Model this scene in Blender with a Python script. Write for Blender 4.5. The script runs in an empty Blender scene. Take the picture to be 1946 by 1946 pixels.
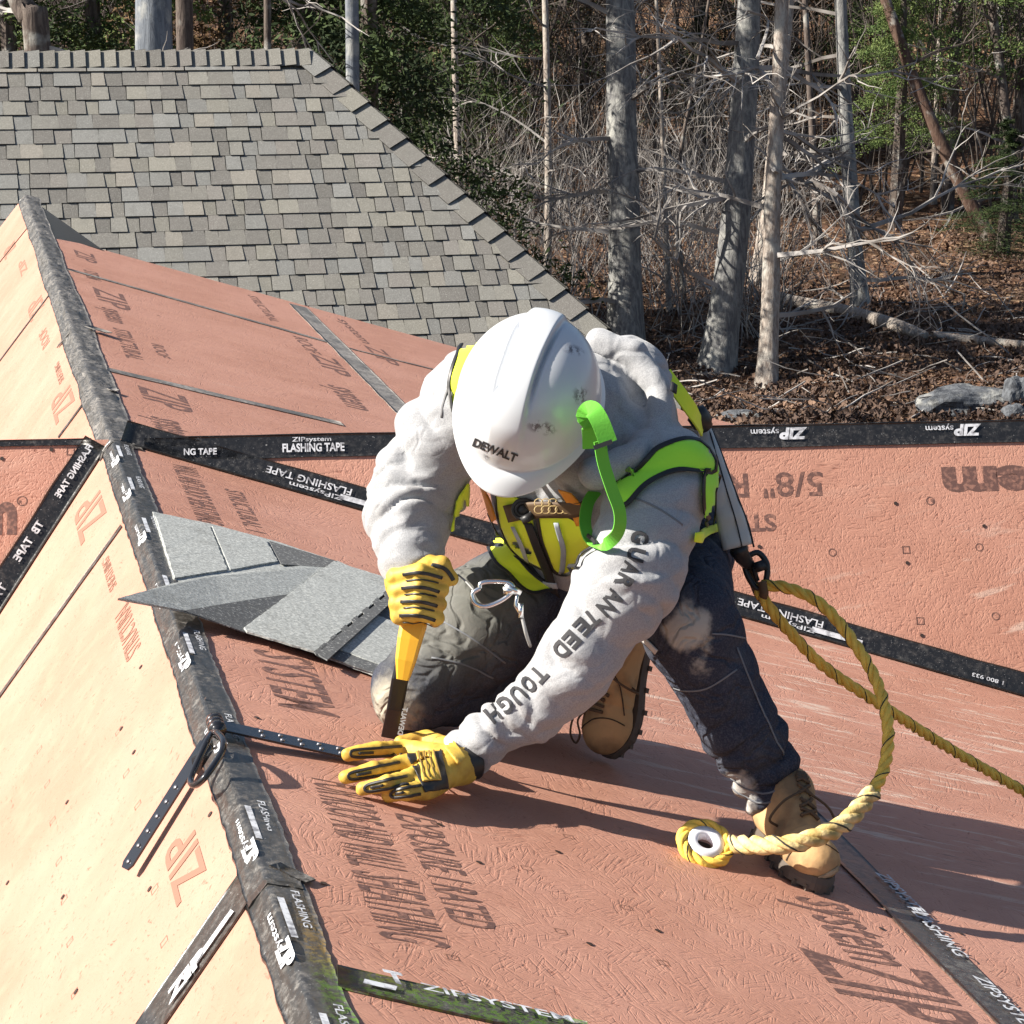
import bpy, bmesh, math, random
import numpy as np
from mathutils import Vector, Matrix
from mathutils.bvhtree import BVHTree
random.seed(7); np.random.seed(7)
SC = bpy.context.scene; COL = SC.collection

# ------------------------------------------------------------------ camera
FPX = 4500.; CX = CY = 973.; CAMH = 1.47
pit = math.atan(1078/FPX); psi = math.atan(1093/FPX*math.cos(pit))
s_, c_, sp, cp = math.sin(psi), math.cos(psi), math.sin(pit), math.cos(pit)
FW = Vector((s_*cp, c_*cp, -sp)); RT = Vector((c_, -s_, 0)); UP = Vector((s_*sp, c_*sp, cp)); CAM = Vector((0, 0, CAMH))
cam_d = bpy.data.cameras.new('camera'); cam = bpy.data.objects.new('camera', cam_d); COL.objects.link(cam)
cam_d.sensor_width = 36; cam_d.lens = FPX/1946*36; cam_d.clip_start = .05; cam_d.clip_end = 600
cam.matrix_world = Matrix(((RT.x, UP.x, -FW.x, 0), (RT.y, UP.y, -FW.y, 0), (RT.z, UP.z, -FW.z, CAMH), (0, 0, 0, 1)))
SC.camera = cam
# ------------------------------------------------------------------ light
SUN_EL = 36.; SUN_PHI = 5.5           # sun stands to the left (-X), a touch beyond the roof
el, ph = math.radians(SUN_EL), math.radians(SUN_PHI)
SUN = Vector((-math.cos(el)*math.cos(ph), math.cos(el)*math.sin(ph), math.sin(el)))
w = bpy.data.worlds.new('World'); SC.world = w; w.use_nodes = True
nt = w.node_tree; bg = nt.nodes['Background']; sky = nt.nodes.new('ShaderNodeTexSky')
sky.sky_type = 'NISHITA'; sky.sun_disc = False; sky.sun_elevation = el
sky.sun_rotation = math.atan2(SUN.x, SUN.y); sky.air_density = 1.0; sky.dust_density = 1.0
nt.links.new(sky.outputs[0], bg.inputs[0]); bg.inputs[1].default_value = .05
sd = bpy.data.lights.new('sun', 'SUN'); sd.energy = 5.; sd.angle = math.radians(.5); sd.color = (1, .93, .82)
so = bpy.data.objects.new('sun', sd); COL.objects.link(so)
so.rotation_euler = SUN.to_track_quat('Z', 'Y').to_euler()
SC.view_settings.view_transform = 'Standard'; SC.view_settings.look = 'None'
SC.view_settings.exposure = 1.22; SC.view_settings.gamma = 1

# ------------------------------------------------------------------ pixel <-> space helpers (photograph pixels, 1946 wide)
def ray(x, y): return FW + RT*((x-CX)/FPX) - UP*((y-CY)/FPX)
def P(x, y, d): return CAM + ray(x, y)*d
class Plane:
    def __init__(s, p0, n): s.p = Vector(p0); s.n = Vector(n).normalized()
    def hit(s, x, y, h=0.):
        r = ray(x, y); p = s.p + s.n*h
        return CAM + r*((p-CAM).dot(s.n)/r.dot(s.n))
def proj(v):
    v = v-CAM; z = v.dot(FW); return CX+FPX*v.dot(RT)/z, CY-FPX*v.dot(UP)/z, z

# ------------------------------------------------------------------ object helpers
def link(name, me, mat=None, parent=None, smooth=False):
    o = bpy.data.objects.new(name, me); COL.objects.link(o)
    if mat:
        for m in (mat if isinstance(mat, (list, tuple)) else [mat]): me.materials.append(m)
    if parent: o.parent = parent
    if smooth:
        me.polygons.foreach_set('use_smooth', [True]*len(me.polygons))
    return o
def mesh(name, vs, fs, mat=None, parent=None, smooth=False, mi=None):
    me = bpy.data.meshes.new(name); me.from_pydata([tuple(v) for v in vs], [], [tuple(f) for f in fs]); me.update()
    o = link(name, me, mat, parent, smooth)
    if mi is not None: me.polygons.foreach_set('material_index', mi)
    return o
def tag(o, label, cat, group=None, kind=None):
    o['label'] = label; o['category'] = cat
    if group: o['group'] = group
    if kind: o['kind'] = kind
    return o
def empty(name, loc=(0, 0, 0)):
    o = bpy.data.objects.new(name, None); o.location = loc; COL.objects.link(o); o.empty_display_size = .1; return o
def under(parent):      # keep world coordinates of children when the parent Empty has a location
    bpy.context.view_layer.update()
    for c in parent.children: c.matrix_parent_inverse = parent.matrix_world.inverted()

class MB:
    def __init__(s): s.v = []; s.f = []; s.m = []
    def add(s, vs, fs, m=0):
        b = len(s.v); s.v += [tuple(v) for v in vs]; s.f += [tuple(i+b for i in f) for f in fs]; s.m += [m]*len(fs)
    def box(s, c, ax, ay, az, m=0):
        c = Vector(c); ax, ay, az = Vector(ax), Vector(ay), Vector(az)
        vs = [c+ax*i+ay*j+az*k for k in (-1, 1) for j in (-1, 1) for i in (-1, 1)]
        s.add(vs, [(0, 2, 3, 1), (4, 5, 7, 6), (0, 1, 5, 4), (2, 6, 7, 3), (0, 4, 6, 2), (1, 3, 7, 5)], m)
    def tube(s, pts, rad, n=6, m=0, caps=True):
        pts = [Vector(p) for p in pts]
        if not isinstance(rad, (list, tuple)): rad = [rad]*len(pts)
        vs = []; ref = None
        for i, p in enumerate(pts):
            t = (pts[min(i+1, len(pts)-1)]-pts[max(i-1, 0)])
            if t.length < 1e-9: t = Vector((0, 0, 1))
            t.normalize()
            if ref is None:
                ref = t.orthogonal().normalized()
            a = (ref - t*ref.dot(t))
            a = a.normalized() if a.length > 1e-6 else t.orthogonal().normalized()
            ref = a; b = t.cross(a)
            for k in range(n):
                an = 2*math.pi*k/n; vs.append(p+(a*math.cos(an)+b*math.sin(an))*rad[i])
        fs = [(i*n+k, i*n+(k+1) % n, (i+1)*n+(k+1) % n, (i+1)*n+k) for i in range(len(pts)-1) for k in range(n)]
        if caps: fs += [tuple(range(n-1, -1, -1)), tuple((len(pts)-1)*n+k for k in range(n))]
        s.add(vs, fs, m)
    def slab(s, poly, n, t, m=0):      # polygon given anticlockwise seen along n, extruded down by t
        n = Vector(n).normalized(); k = len(poly); poly = [Vector(p) for p in poly]
        s.add(poly+[p-n*t for p in poly], [tuple(range(k)), tuple(range(2*k-1, k-1, -1))]+[(i, i+k, (i+1) % k+k, (i+1) % k) for i in range(k)], m)
    def build(s, name, mat, parent=None, smooth=False):
        return mesh(name, s.v, s.f, mat, parent, smooth, s.m if isinstance(mat, (list, tuple)) else None)
def smooth_path(pts, n=8):
    pts = [Vector(p) for p in pts]; out = []
    for i in range(len(pts)-1):
        p0, p1, p2, p3 = pts[max(i-1, 0)], pts[i], pts[i+1], pts[min(i+2, len(pts)-1)]
        for k in range(n):
            t = k/n; out.append(.5*((2*p1)+(p2-p0)*t+(2*p0-5*p1+4*p2-p3)*t*t+(-p0+3*p1-3*p2+p3)*t**3))
    out.append(pts[-1]); return out

# ------------------------------------------------------------------ noise (numpy)
def _h(i, j, k, seed):
    n = (i*73856093) ^ (j*19349663) ^ (k*83492791) ^ (seed*2654435761)
    n = n & 0xffffffff; n = ((n ^ (n >> 15))*2246822519) & 0xffffffff; n = ((n ^ (n >> 13))*3266489917) & 0xffffffff
    return (n & 0xffff)/32767.5-1
def noise3(p, seed=0):
    p = np.asarray(p, float); i = np.floor(p).astype(np.int64); f = p-i; f = f*f*(3-2*f); r = 0
    for a in (0, 1):
        for b in (0, 1):
            for c in (0, 1):
                wgt = (f[..., 0] if a else 1-f[..., 0])*(f[..., 1] if b else 1-f[..., 1])*(f[..., 2] if c else 1-f[..., 2])
                r = r+wgt*_h(i[..., 0]+a, i[..., 1]+b, i[..., 2]+c, seed)
    return r
def ss(x, a, b):
    t = np.clip((x-a)/(b-a), 0, 1); return t*t*(3-2*t)

# ------------------------------------------------------------------ SDF surfaces
A_ = lambda v: np.array(tuple(v), float)
def cone(p, a, b, ra, rb):
    a, b = A_(a), A_(b); ab = b-a; L = ab@ab
    t = np.clip(((p-a)@ab)/max(L, 1e-12), 0, 1)
    return np.linalg.norm(p-(a+t[..., None]*ab), axis=-1)-(ra+(rb-ra)*t)
def ell(p, c, M, r):       # M: rows = axes
    q = ((p-A_(c))@np.array([tuple(m) for m in M]).T)/np.array(r)
    k = np.linalg.norm(q, axis=-1); return (k-1)*min(r)
def smin(a, b, k):
    h = np.clip(.5+.5*(b-a)/k, 0, 1); return b+(a-b)*h-k*h*(1-h)
def nets(fn, lo, hi, res):
    lo = np.array(lo, float); n = np.ceil((np.array(hi)-lo)/res).astype(int)+1
    ax = [lo[i]+res*np.arange(n[i]) for i in range(3)]
    D = np.empty(n, np.float32)
    for i in range(n[0]):
        g = np.stack(np.meshgrid([ax[0][i]], ax[1], ax[2], indexing='ij'), -1)[0]
        D[i] = fn(g)
    S = D < 0
    m = np.array(n)-1
    cnt = np.zeros(m, np.int32); acc = np.zeros(tuple(m)+(3,), np.float32)
    off = [(a, b, c) for a in (0, 1) for b in (0, 1) for c in (0, 1)]
    def sl(o): return tuple(slice(o[i], o[i]+m[i]) for i in range(3))
    for o in off:
        for d in range(3):
            if o[d]: continue
            o2 = list(o); o2[d] = 1; o2 = tuple(o2)
            a, b = D[sl(o)], D[sl(o2)]; x = (a < 0) != (b < 0)
            t = np.where(x, a/np.where(x, a-b, 1), 0)
            cnt += x
            for k in range(3): acc[..., k] += np.where(x, o[k]+(t if k == d else 0), 0)
    act = cnt > 0; idx = -np.ones(m, np.int64); idx[act] = np.arange(act.sum())
    ci = np.argwhere(act); V = lo+res*(ci+acc[act]/cnt[act][:, None])
    F = []
    for d in range(3):
        e1, e2 = (d+1) % 3, (d+2) % 3
        a = S.take(range(n[d]-1), d); b = S.take(range(1, n[d]), d)
        x = np.argwhere(a != b); x = x[(x[:, e1] > 0) & (x[:, e2] > 0) & (x[:, e1] < m[e1]) & (x[:, e2] < m[e2])]
        fl = a[tuple(x.T)]
        q = []
        for da, db in ((1, 1), (0, 1), (0, 0), (1, 0)):
            y = x.copy(); y[:, e1] -= da; y[:, e2] -= db; q.append(idx[tuple(y.T)])
        q = np.stack(q, 1); q[~fl] = q[~fl][:, ::-1]; F.append(q)
    F = np.concatenate(F); return V, F[(F >= 0).all(1)]
def vnormals(V, F):
    n = np.cross(V[F[:, 2]]-V[F[:, 0]], V[F[:, 3]]-V[F[:, 1]]); N = np.zeros_like(V)
    for k in range(4): np.add.at(N, F[:, k], n)
    return N/np.maximum(np.linalg.norm(N, axis=1), 1e-12)[:, None]
def sdf_obj(name, fn, pts, pad, res, mat, parent=None, disp=None, relax=2):
    pp = np.array([tuple(q) for q in pts]); V, F = nets(fn, pp.min(0)-pad, pp.max(0)+pad, res)
    for _ in range(relax):            # light laplacian
        acc = np.zeros_like(V); ct = np.zeros(len(V))
        for a in range(4):
            i, j = F[:, a], F[:, (a+1) % 4]; np.add.at(acc, i, V[j]); np.add.at(acc, j, V[i]); np.add.at(ct, i, 1); np.add.at(ct, j, 1)
        V = V*.5+.5*acc/np.maximum(ct, 1)[:, None]
    if disp is not None:
        N = vnormals(V, F); V = V+N*disp(V, N)[:, None]
    me = bpy.data.meshes.new(name); me.vertices.add(len(V)); me.vertices.foreach_set('co', V.astype(np.float32).ravel())
    me.loops.add(F.size); me.loops.foreach_set('vertex_index', F.ravel().astype(np.int32)); me.polygons.add(len(F))
    me.polygons.foreach_set('loop_start', np.arange(0, F.size, 4, dtype=np.int32)); me.polygons.foreach_set('loop_total', np.full(len(F), 4, np.int32))
    me.update(); me.validate()
    o = link(name, me, mat, parent, True); o_bvh[name] = BVHTree.FromPolygons([tuple(v) for v in V], [tuple(int(x) for x in f) for f in F])
    return o
o_bvh = {}
def segfold(V, a, b, R, freq, amp, seed, ends=(1, 1), tw=.8):
    a, b = A_(a), A_(b); ab = b-a; L = np.linalg.norm(ab); u = ab/L
    t = (V-a)@u; q = V-a-t[:, None]*u; r = np.linalg.norm(q, axis=1)
    x = np.cross(u, [0, 0, 1.]); x /= np.linalg.norm(x); y = np.cross(u, x)
    an = np.arctan2(q@y, q@x); tt = t/L
    wgt = ss(tt, -.25, .0)*(1-ss(tt, 1., 1.25))*(1-ss(r, R*1.1, R*1.7))
    n = noise3(np.stack([t*freq*.5, np.cos(an)*.9, np.sin(an)*.9], 1)+seed*7.3, seed)
    n0 = noise3(np.stack([t*freq*.33, np.cos(an)*1.2, np.sin(an)*1.2], 1)+seed*5.3, seed+3)
    n2 = noise3(np.stack([t*freq*2.1+tw*2*np.cos(an*2+seed), np.cos(an)*2, np.sin(an)*2], 1)+seed*3.1, seed+9)
    sw = np.abs(np.sin(np.pi*(t*freq*.62+tw*.55*np.sin(an+seed)+.55*n)))**.72; rid = (sw*1.5-1.)*(.25+.75*ss(n0, -.5, .35))
    e = ends[0]+(ends[1]-ends[0])*np.clip(tt, 0, 1)
    return wgt*amp*e*(rid*.85+n2*.16)

# ------------------------------------------------------------------ draping on surfaces from the viewpoint of the tracing
def cast(bv, x, y):
    best = None
    for b in bv:
        r = ray(x, y).normalized(); h = b.ray_cast(CAM, r)
        if h[0] is not None and (best is None or h[3] < best[3]): best = h
    return best
def drape_strip(name, pts, width, bv, mat, parent, off=.004, th=.003, step=7, lift=None):
    """ribbon following a traced line over a surface, width in metres, real thickness"""
    path = smooth_path([Vector((x, y, 0)) for x, y in pts], 12); out = []; acc = 0; last = None
    for q in path:
        if last is None or (q-last).length >= step: out.append(q); last = q
    hits = []
    for q in out:
        h = cast(bv, q.x, q.y)
        if h: hits.append((h[0], h[1]))
    if len(hits) < 2: return None
    ps = [h[0]+h[1]*off for h in hits]; ns = [h[1] for h in hits]
    for _ in range(3): ps = [ps[0]]+[(ps[i-1]+ps[i]*2+ps[i+1])/4 for i in range(1, len(ps)-1)]+[ps[-1]]
    for _ in range(4): ns = [ns[0]]+[(ns[i-1]+ns[i]+ns[i+1]).normalized() for i in range(1, len(ns)-1)]+[ns[-1]]
    vs = []; fs = []
    for i, (p, n) in enumerate(zip(ps, ns)):
        t = (ps[min(i+1, len(ps)-1)]-ps[max(i-1, 0)]).normalized(); b = t.cross(n).normalized(); n = b.cross(t).normalized()
        for sx in (-1, -.5, 0, .5, 1):
            base = p+b*(sx*width/2)
            for bb in bv:      # pull the edges down onto the surface
                g = bb.find_nearest(base)
                if g[0] is not None and (g[0]-base).length < .03: base = base if (base-g[0]).dot(g[1]) > off*.7 and (base-g[0]).length < off*2.2 else g[0]+g[1]*off; break
            vs.append(base)
        for sx in (1, .5, 0, -.5, -1): vs.append(vs[-1-2*int(round((1-sx)*2))]-n*th)
    k = 10
    for i in range(len(ps)-1):
        for j in range(k): fs.append((i*k+j, i*k+(j+1) % k, (i+1)*k+(j+1) % k, (i+1)*k+j))
    fs += [tuple(range(k-1, -1, -1)), tuple((len(ps)-1)*k+j for j in range(k))]
    return mesh(name, vs, fs, mat, parent, True)
def inpoly(x, y, poly):
    c = False; j = len(poly)-1
    for i in range(len(poly)):
        xi, yi = poly[i]; xj, yj = poly[j]
        if (yi > y) != (yj > y) and x < (xj-xi)*(y-yi)/(yj-yi)+xi: c = not c
        j = i
    return c
def drape_poly(name, poly, bv, mat, parent, off=.006, th=.004, step=6, maxd=None):
    """cloth panel with traced outline laid over a surface"""
    bm = bmesh.new(); vs = [bm.verts.new((x, y, 0)) for x, y in poly]; bm.faces.new(vs)
    x0, x1 = min(p[0] for p in poly), max(p[0] for p in poly); y0, y1 = min(p[1] for p in poly), max(p[1] for p in poly)
    for i in range(1, int((x1-x0)/step)+1):
        bmesh.ops.bisect_plane(bm, geom=bm.verts[:]+bm.edges[:]+bm.faces[:], plane_co=(x0+i*step, 0, 0), plane_no=(1, 0, 0))
    for i in range(1, int((y1-y0)/step)+1):
        bmesh.ops.bisect_plane(bm, geom=bm.verts[:]+bm.edges[:]+bm.faces[:], plane_co=(0, y0+i*step, 0), plane_no=(0, 1, 0))
    bm.verts.ensure_lookup_table(); kill = []
    lo = {}
    for v in bm.verts:
        h = cast(bv, v.co.x, v.co.y)
        if h is None: kill.append(v); continue
        lo[v] = (h[0]+h[1]*off, h[1], h[3])
    for v, q in lo.items(): v.co = q[0]
    bmesh.ops.delete(bm, geom=kill, context='VERTS')
    # drop torn faces spanning depth jumps
    bad = [f for f in bm.faces if f.calc_perimeter() > .009*step and any(e.calc_length() > .0045*step for e in f.edges)]
    bmesh.ops.delete(bm, geom=bad, context='FACES')
    seen = {}; best = []
    for f in bm.faces:
        if f in seen: continue
        isl = []; st_ = [f]; seen[f] = 1
        while st_:
            q = st_.pop(); isl.append(q)
            for e in q.edges:
                for g2 in e.link_faces:
                    if g2 not in seen: seen[g2] = 1; st_.append(g2)
        if len(isl) > len(best): best = isl
    keep = set(best); bmesh.ops.delete(bm, geom=[f for f in bm.faces if f not in keep], context='FACES')
    for _ in range(2): bmesh.ops.smooth_vert(bm, verts=bm.verts[:], factor=.3, use_axis_x=True, use_axis_y=True, use_axis_z=True)
    bmesh.ops.recalc_face_normals(bm, faces=bm.faces[:])
    f0 = [f for f in bm.faces]
    if f0 and sum((f.normal.dot(FW) for f in f0)) > 0: bmesh.ops.reverse_faces(bm, faces=bm.faces[:])
    r = bmesh.ops.solidify(bm, geom=bm.faces[:], thickness=th)
    me = bpy.data.meshes.new(name); bm.to_mesh(me); bm.free()
    return link(name, me, mat, parent, True)
_tc = {}
def glyphs(txt, bold=0.0):
    """flat outline mesh of a text, unit cap height about .7"""
    k = (txt, bold)
    if k not in _tc:
        cu = bpy.data.curves.new('lettering', 'FONT'); cu.body = txt; cu.size = 1; cu.offset = bold; cu.resolution_u = 3
        o = bpy.data.objects.new('lettering', cu); COL.objects.link(o); dg = bpy.context.evaluated_depsgraph_get(); dg.update()
        me = bpy.data.meshes.new_from_object(o.evaluated_get(dg))
        _tc[k] = ([tuple(v.co) for v in me.vertices], [tuple(p.vertices) for p in me.polygons])
        bpy.data.objects.remove(o); bpy.data.curves.remove(cu); bpy.data.meshes.remove(me)
    return _tc[k]
def text_on(mb, txt, org, rd, up, n, h, length=None, lift=.0007, bold=.012, shear=0):
    """lettering painted on a plane: rd reading direction, up letter-top direction; cap height h"""
    vs, fs = glyphs(txt, bold)
    if not vs: return
    x0, x1 = min(v[0] for v in vs), max(v[0] for v in vs); sy = h/.7; sx = sy if length is None else length/(x1-x0)
    mb.add([Vector(org)+Vector(rd)*((v[0]-x0)*sx+shear*v[1]*sy)+Vector(up)*(v[1]*sy)+Vector(n)*lift for v in vs], fs)

# ------------------------------------------------------------------ materials
def M(name, col, rough=.6, metal=0., bump=None, var=None, spec=.5, coat=0., sheen=0.):
    m = bpy.data.materials.new(name); m.use_nodes = True; nt = m.node_tree; b = nt.nodes['Principled BSDF']
    b.inputs['Base Color'].default_value = (*col, 1); b.inputs['Roughness'].default_value = rough; b.inputs['Metallic'].default_value = metal
    b.inputs['Specular IOR Level'].default_value = spec; b.inputs['Coat Weight'].default_value = coat; b.inputs['Sheen Weight'].default_value = sheen
    tc = nt.nodes.new('ShaderNodeTexCoord')
    if var:       # (colour2, scale, low, high)
        n = nt.nodes.new('ShaderNodeTexNoise'); n.inputs['Scale'].default_value = var[1]; n.inputs['Detail'].default_value = 6
        r = nt.nodes.new('ShaderNodeMapRange'); r.inputs[1].default_value = var[2]; r.inputs[2].default_value = var[3]
        x = nt.nodes.new('ShaderNodeMix'); x.data_type = 'RGBA'; x.inputs[6].default_value = (*col, 1); x.inputs[7].default_value = (*var[0], 1)
        nt.links.new(tc.outputs['Object'], n.inputs['Vector']); nt.links.new(n.outputs[0], r.inputs[0]); nt.links.new(r.outputs[0], x.inputs[0]); nt.links.new(x.outputs[2], b.inputs['Base Color'])
    if bump:      # (scale, strength, distance)
        n = nt.nodes.new('ShaderNodeTexNoise'); n.inputs['Scale'].default_value = bump[0]; n.inputs['Detail'].default_value = 5
        q = nt.nodes.new('ShaderNodeBump'); q.inputs['Strength'].default_value = bump[1]; q.inputs['Distance'].default_value = bump[2]
        nt.links.new(tc.outputs['Object'], n.inputs['Vector']); nt.links.new(n.outputs[0], q.inputs['Height']); nt.links.new(q.outputs[0], b.inputs['Normal'])
    return m
class PM(MB):
    '''every printed mark becomes a part of its own'''
    def __init__(s): super().__init__(); s.g = []; s.hold = False
    def add(s, vs, fs, m=0):
        if not s.hold or not s.g or s.fresh: s.g.append(MB()); s.fresh = False
        MB.add(s.g[-1], vs, fs, m)
    def one(s): s.hold = True; s.fresh = True
    def free(s): s.hold = False
    fresh = False
    def parts(s, name, mat, parent): return [q.build(name, mat, parent) for q in s.g]
class NT:
    def __init__(s, m): s.m = m; s.t = m.node_tree; s.b = s.t.nodes['Principled BSDF']
    def n(s, typ, **kw):
        o = s.t.nodes.new('ShaderNode'+typ)
        for k, v in kw.items(): setattr(o, k, v)
        return o
    def l(s, a, b): s.t.links.new(a, b)
    def val(s, sock, v):
        if hasattr(v, 'is_linked') or isinstance(v, bpy.types.NodeSocket): s.l(v, sock)
        else: sock.default_value = v
    def math(s, op, a, b=None, c=None, clamp=False):
        o = s.n('Math', operation=op); o.use_clamp = clamp; s.val(o.inputs[0], a)
        if b is not None: s.val(o.inputs[1], b)
        if c is not None: s.val(o.inputs[2], c)
        return o.outputs[0]
    def noise(s, vec, sc, det=4, rough=.5, dist=0.):
        o = s.n('TexNoise'); o.inputs['Scale'].default_value = sc; o.inputs['Detail'].default_value = det; o.inputs['Roughness'].default_value = rough
        o.inputs['Distortion'].default_value = dist; s.l(vec, o.inputs['Vector']); return o.outputs[0]
    def rng(s, v, a, b, c=0., d=1., smooth=True):
        o = s.n('MapRange'); o.interpolation_type = 'SMOOTHSTEP' if smooth else 'LINEAR'; s.l(v, o.inputs[0])
        for i, q in enumerate((a, b, c, d)): o.inputs[i+1].default_value = q
        return o.outputs[0]
    def mix(s, f, a, b, bt='MIX'):
        o = s.n('Mix', data_type='RGBA', blend_type=bt); s.val(o.inputs[0], f)
        for i, q in ((6, a), (7, b)):
            if isinstance(q, tuple): o.inputs[i].default_value = (*q, 1)
            else: s.l(q, o.inputs[i])
        return o.outputs[2]
    def bump(s, h, st, dist, prev=None):
        o = s.n('Bump'); o.inputs['Strength'].default_value = st; o.inputs['Distance'].default_value = dist; s.l(h, o.inputs['Height'])
        if prev: s.l(prev, o.inputs['Normal'])
        return o.outputs[0]
def mat_osb():
    m = M('orange_coated_strand_board', (.4, .2, .14), .55, spec=.35); g = NT(m); tc = g.n('TexCoord').outputs['Object']
    hs = None
    for k, (vs, st) in enumerate(((9., 120.), (14., 170.), (22., 230.))):
        vo = g.n('TexVoronoi', voronoi_dimensions='3D'); vo.inputs['Scale'].default_value = vs; mp = g.n('Mapping'); mp.inputs['Location'].default_value = (k*3.7, k*1.9, k*5.)
        g.l(tc, mp.inputs[0])
        wob = g.n('TexNoise'); wob.inputs['Scale'].default_value = 6; g.l(mp.outputs[0], wob.inputs['Vector'])
        ad = g.n('VectorMath', operation='MULTIPLY_ADD'); g.l(wob.outputs[1], ad.inputs[0]); ad.inputs[1].default_value = (.12,)*3; g.l(mp.outputs[0], ad.inputs[2])
        g.l(ad.outputs[0], vo.inputs['Vector'])
        sep = g.n('SeparateColor'); g.l(vo.outputs['Color'], sep.inputs[0])
        ang = g.math('MULTIPLY', sep.outputs[0], 6.283)
        ro = g.n('VectorRotate', rotation_type='Z_AXIS'); g.l(tc, ro.inputs['Vector']); g.l(ang, ro.inputs['Angle'])
        m2 = g.n('Mapping'); m2.inputs['Scale'].default_value = (st*.08, st, st*.5); g.l(ro.outputs[0], m2.inputs[0])
        no = g.noise(m2.outputs[0], 1., 1, .5)
        rid = g.rng(no, .55, .68, 1., 0.)
        tone = g.math('MULTIPLY_ADD', sep.outputs[1], .35, rid)
        hs = tone if hs is None else g.math('ADD', hs, tone)
    fine = g.noise(tc, 260., 3)
    hh = g.math('MULTIPLY_ADD', fine, .5, hs)
    g.l(g.bump(hh, .34, .0018), g.b.inputs['Normal'])
    big = g.noise(tc, 2.2, 5); mid = g.noise(tc, 14., 4)
    c = g.mix(g.rng(big, .35, .7), (.42, .208, .148), (.485, .252, .188))
    c = g.mix(g.rng(mid, .45, .75, 0, .35), c, (.55, .30, .215))
    lines = g.rng(hs, .9, 2.4, .0, 1.); c = g.mix(g.math('SUBTRACT', 1., lines), c, (.30, .13, .09))
    # dusty scuffs, stretched down the slope, where people have been walking
    m3 = g.n('Mapping'); m3.inputs['Scale'].default_value = (3., 26., 8.); g.l(tc, m3.inputs[0])
    sc = g.noise(m3.outputs[0], 1., 7, .68, .4); gate = g.noise(tc, 1.3, 2)
    sx = g.n('SeparateXYZ'); g.l(tc, sx.inputs[0])
    near = g.math('MULTIPLY', g.rng(sx.outputs[0], 1.2, 1.7), g.math('MULTIPLY', g.rng(sx.outputs[1], 6.9, 6.2), g.rng(sx.outputs[1], 3.9, 4.6)))
    wear = g.math('MULTIPLY', g.rng(sc, .54, .64), g.math('MULTIPLY_ADD', near, .95, g.rng(gate, .58, .8, 0, .25)))
    c = g.mix(wear, c, (.58, .44, .36))
    sc2 = g.noise(m3.outputs[0], 2.3, 5, .6, .6); c = g.mix(g.math('MULTIPLY', g.rng(sc2, .63, .7, 0, .8), near), c, (.13, .09, .08))
    sp = g.n('TexVoronoi'); sp.inputs['Scale'].default_value = 26.; g.l(tc, sp.inputs['Vector']); c = g.mix(g.rng(sp.outputs['Distance'], .05, .035), c, (.10, .055, .045))
    g.l(c, g.b.inputs['Base Color']); return m
def mat_tape(dust=.5, moss=False, name='black_flashing_tape'):
    m = M(name, (.013, .015, .02), .32, spec=.6); g = NT(m); tc = g.n('TexCoord').outputs['Object']
    n = g.noise(tc, 55., 8, .75); n2 = g.noise(tc, 7., 4)
    f = g.math('MULTIPLY', g.rng(n, .5-.16*dust, .74), g.rng(n2, .3, .7, .25, 1.)); f = g.math('MULTIPLY', f, dust)
    b0_ = tuple(.014+dust**1.5*q for q in ((.050, .046, .042) if dust > .4 else (0, .002, .008)))
    c = g.mix(f, b0_, (.32, .30, .28)); sp = g.noise(tc, 240., 2); c = g.mix(g.rng(sp, .68, .76, 0, .8), c, (.4, .4, .4))
    if moss:
        sx = g.n('SeparateXYZ'); g.l(tc, sx.inputs[0]); y = sx.outputs[1]
        k = g.math('MULTIPLY', g.rng(y, 3.55, 3.25), g.rng(g.noise(tc, 85., 6, .75), .46, .56))
        moc = g.mix(g.rng(y, 3.32, 3.18), (.19, .12, .03), (.075, .14, .02)); k = g.math('MULTIPLY', k, g.rng(sx.outputs[0], .45, .47)); k = g.math('MULTIPLY', k, g.rng(sx.outputs[0], 1.15, .75)); c = g.mix(k, c, moc)
    g.l(c, g.b.inputs['Base Color'])
    g.l(g.rng(f, 0., .5, .3, .8), g.b.inputs['Roughness'])
    w1 = g.noise(tc, 38., 3, .5, .8); g.l(g.bump(g.math('ADD', w1, g.math('MULTIPLY', n, .3)), .3, .004), g.b.inputs['Normal']); return m
def mat_shingle(name, base, use_tint=True, gs=210.):
    m = M(name, base, .9, spec=.2); g = NT(m); tc = g.n('TexCoord').outputs['Object']
    n = g.noise(tc, gs, 3, .7); n2 = g.noise(tc, 11., 5)
    if use_tint:
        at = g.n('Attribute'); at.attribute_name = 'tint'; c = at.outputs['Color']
    else: c = g.mix(.5, base, base)
    c = g.mix(g.rng(n, .35, .65, .0, 1.), g.mix(.45, c, (.05, .05, .05)), c)
    c = g.mix(g.rng(n, .58, .66, 0, .55), c, (.62, .62, .59)); c = g.mix(g.rng(n2, .5, .8, 0, .3), c, (.12, .12, .11))
    g.l(c, g.b.inputs['Base Color']); g.l(g.bump(n, .5, .002), g.b.inputs['Normal']); return m
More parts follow.
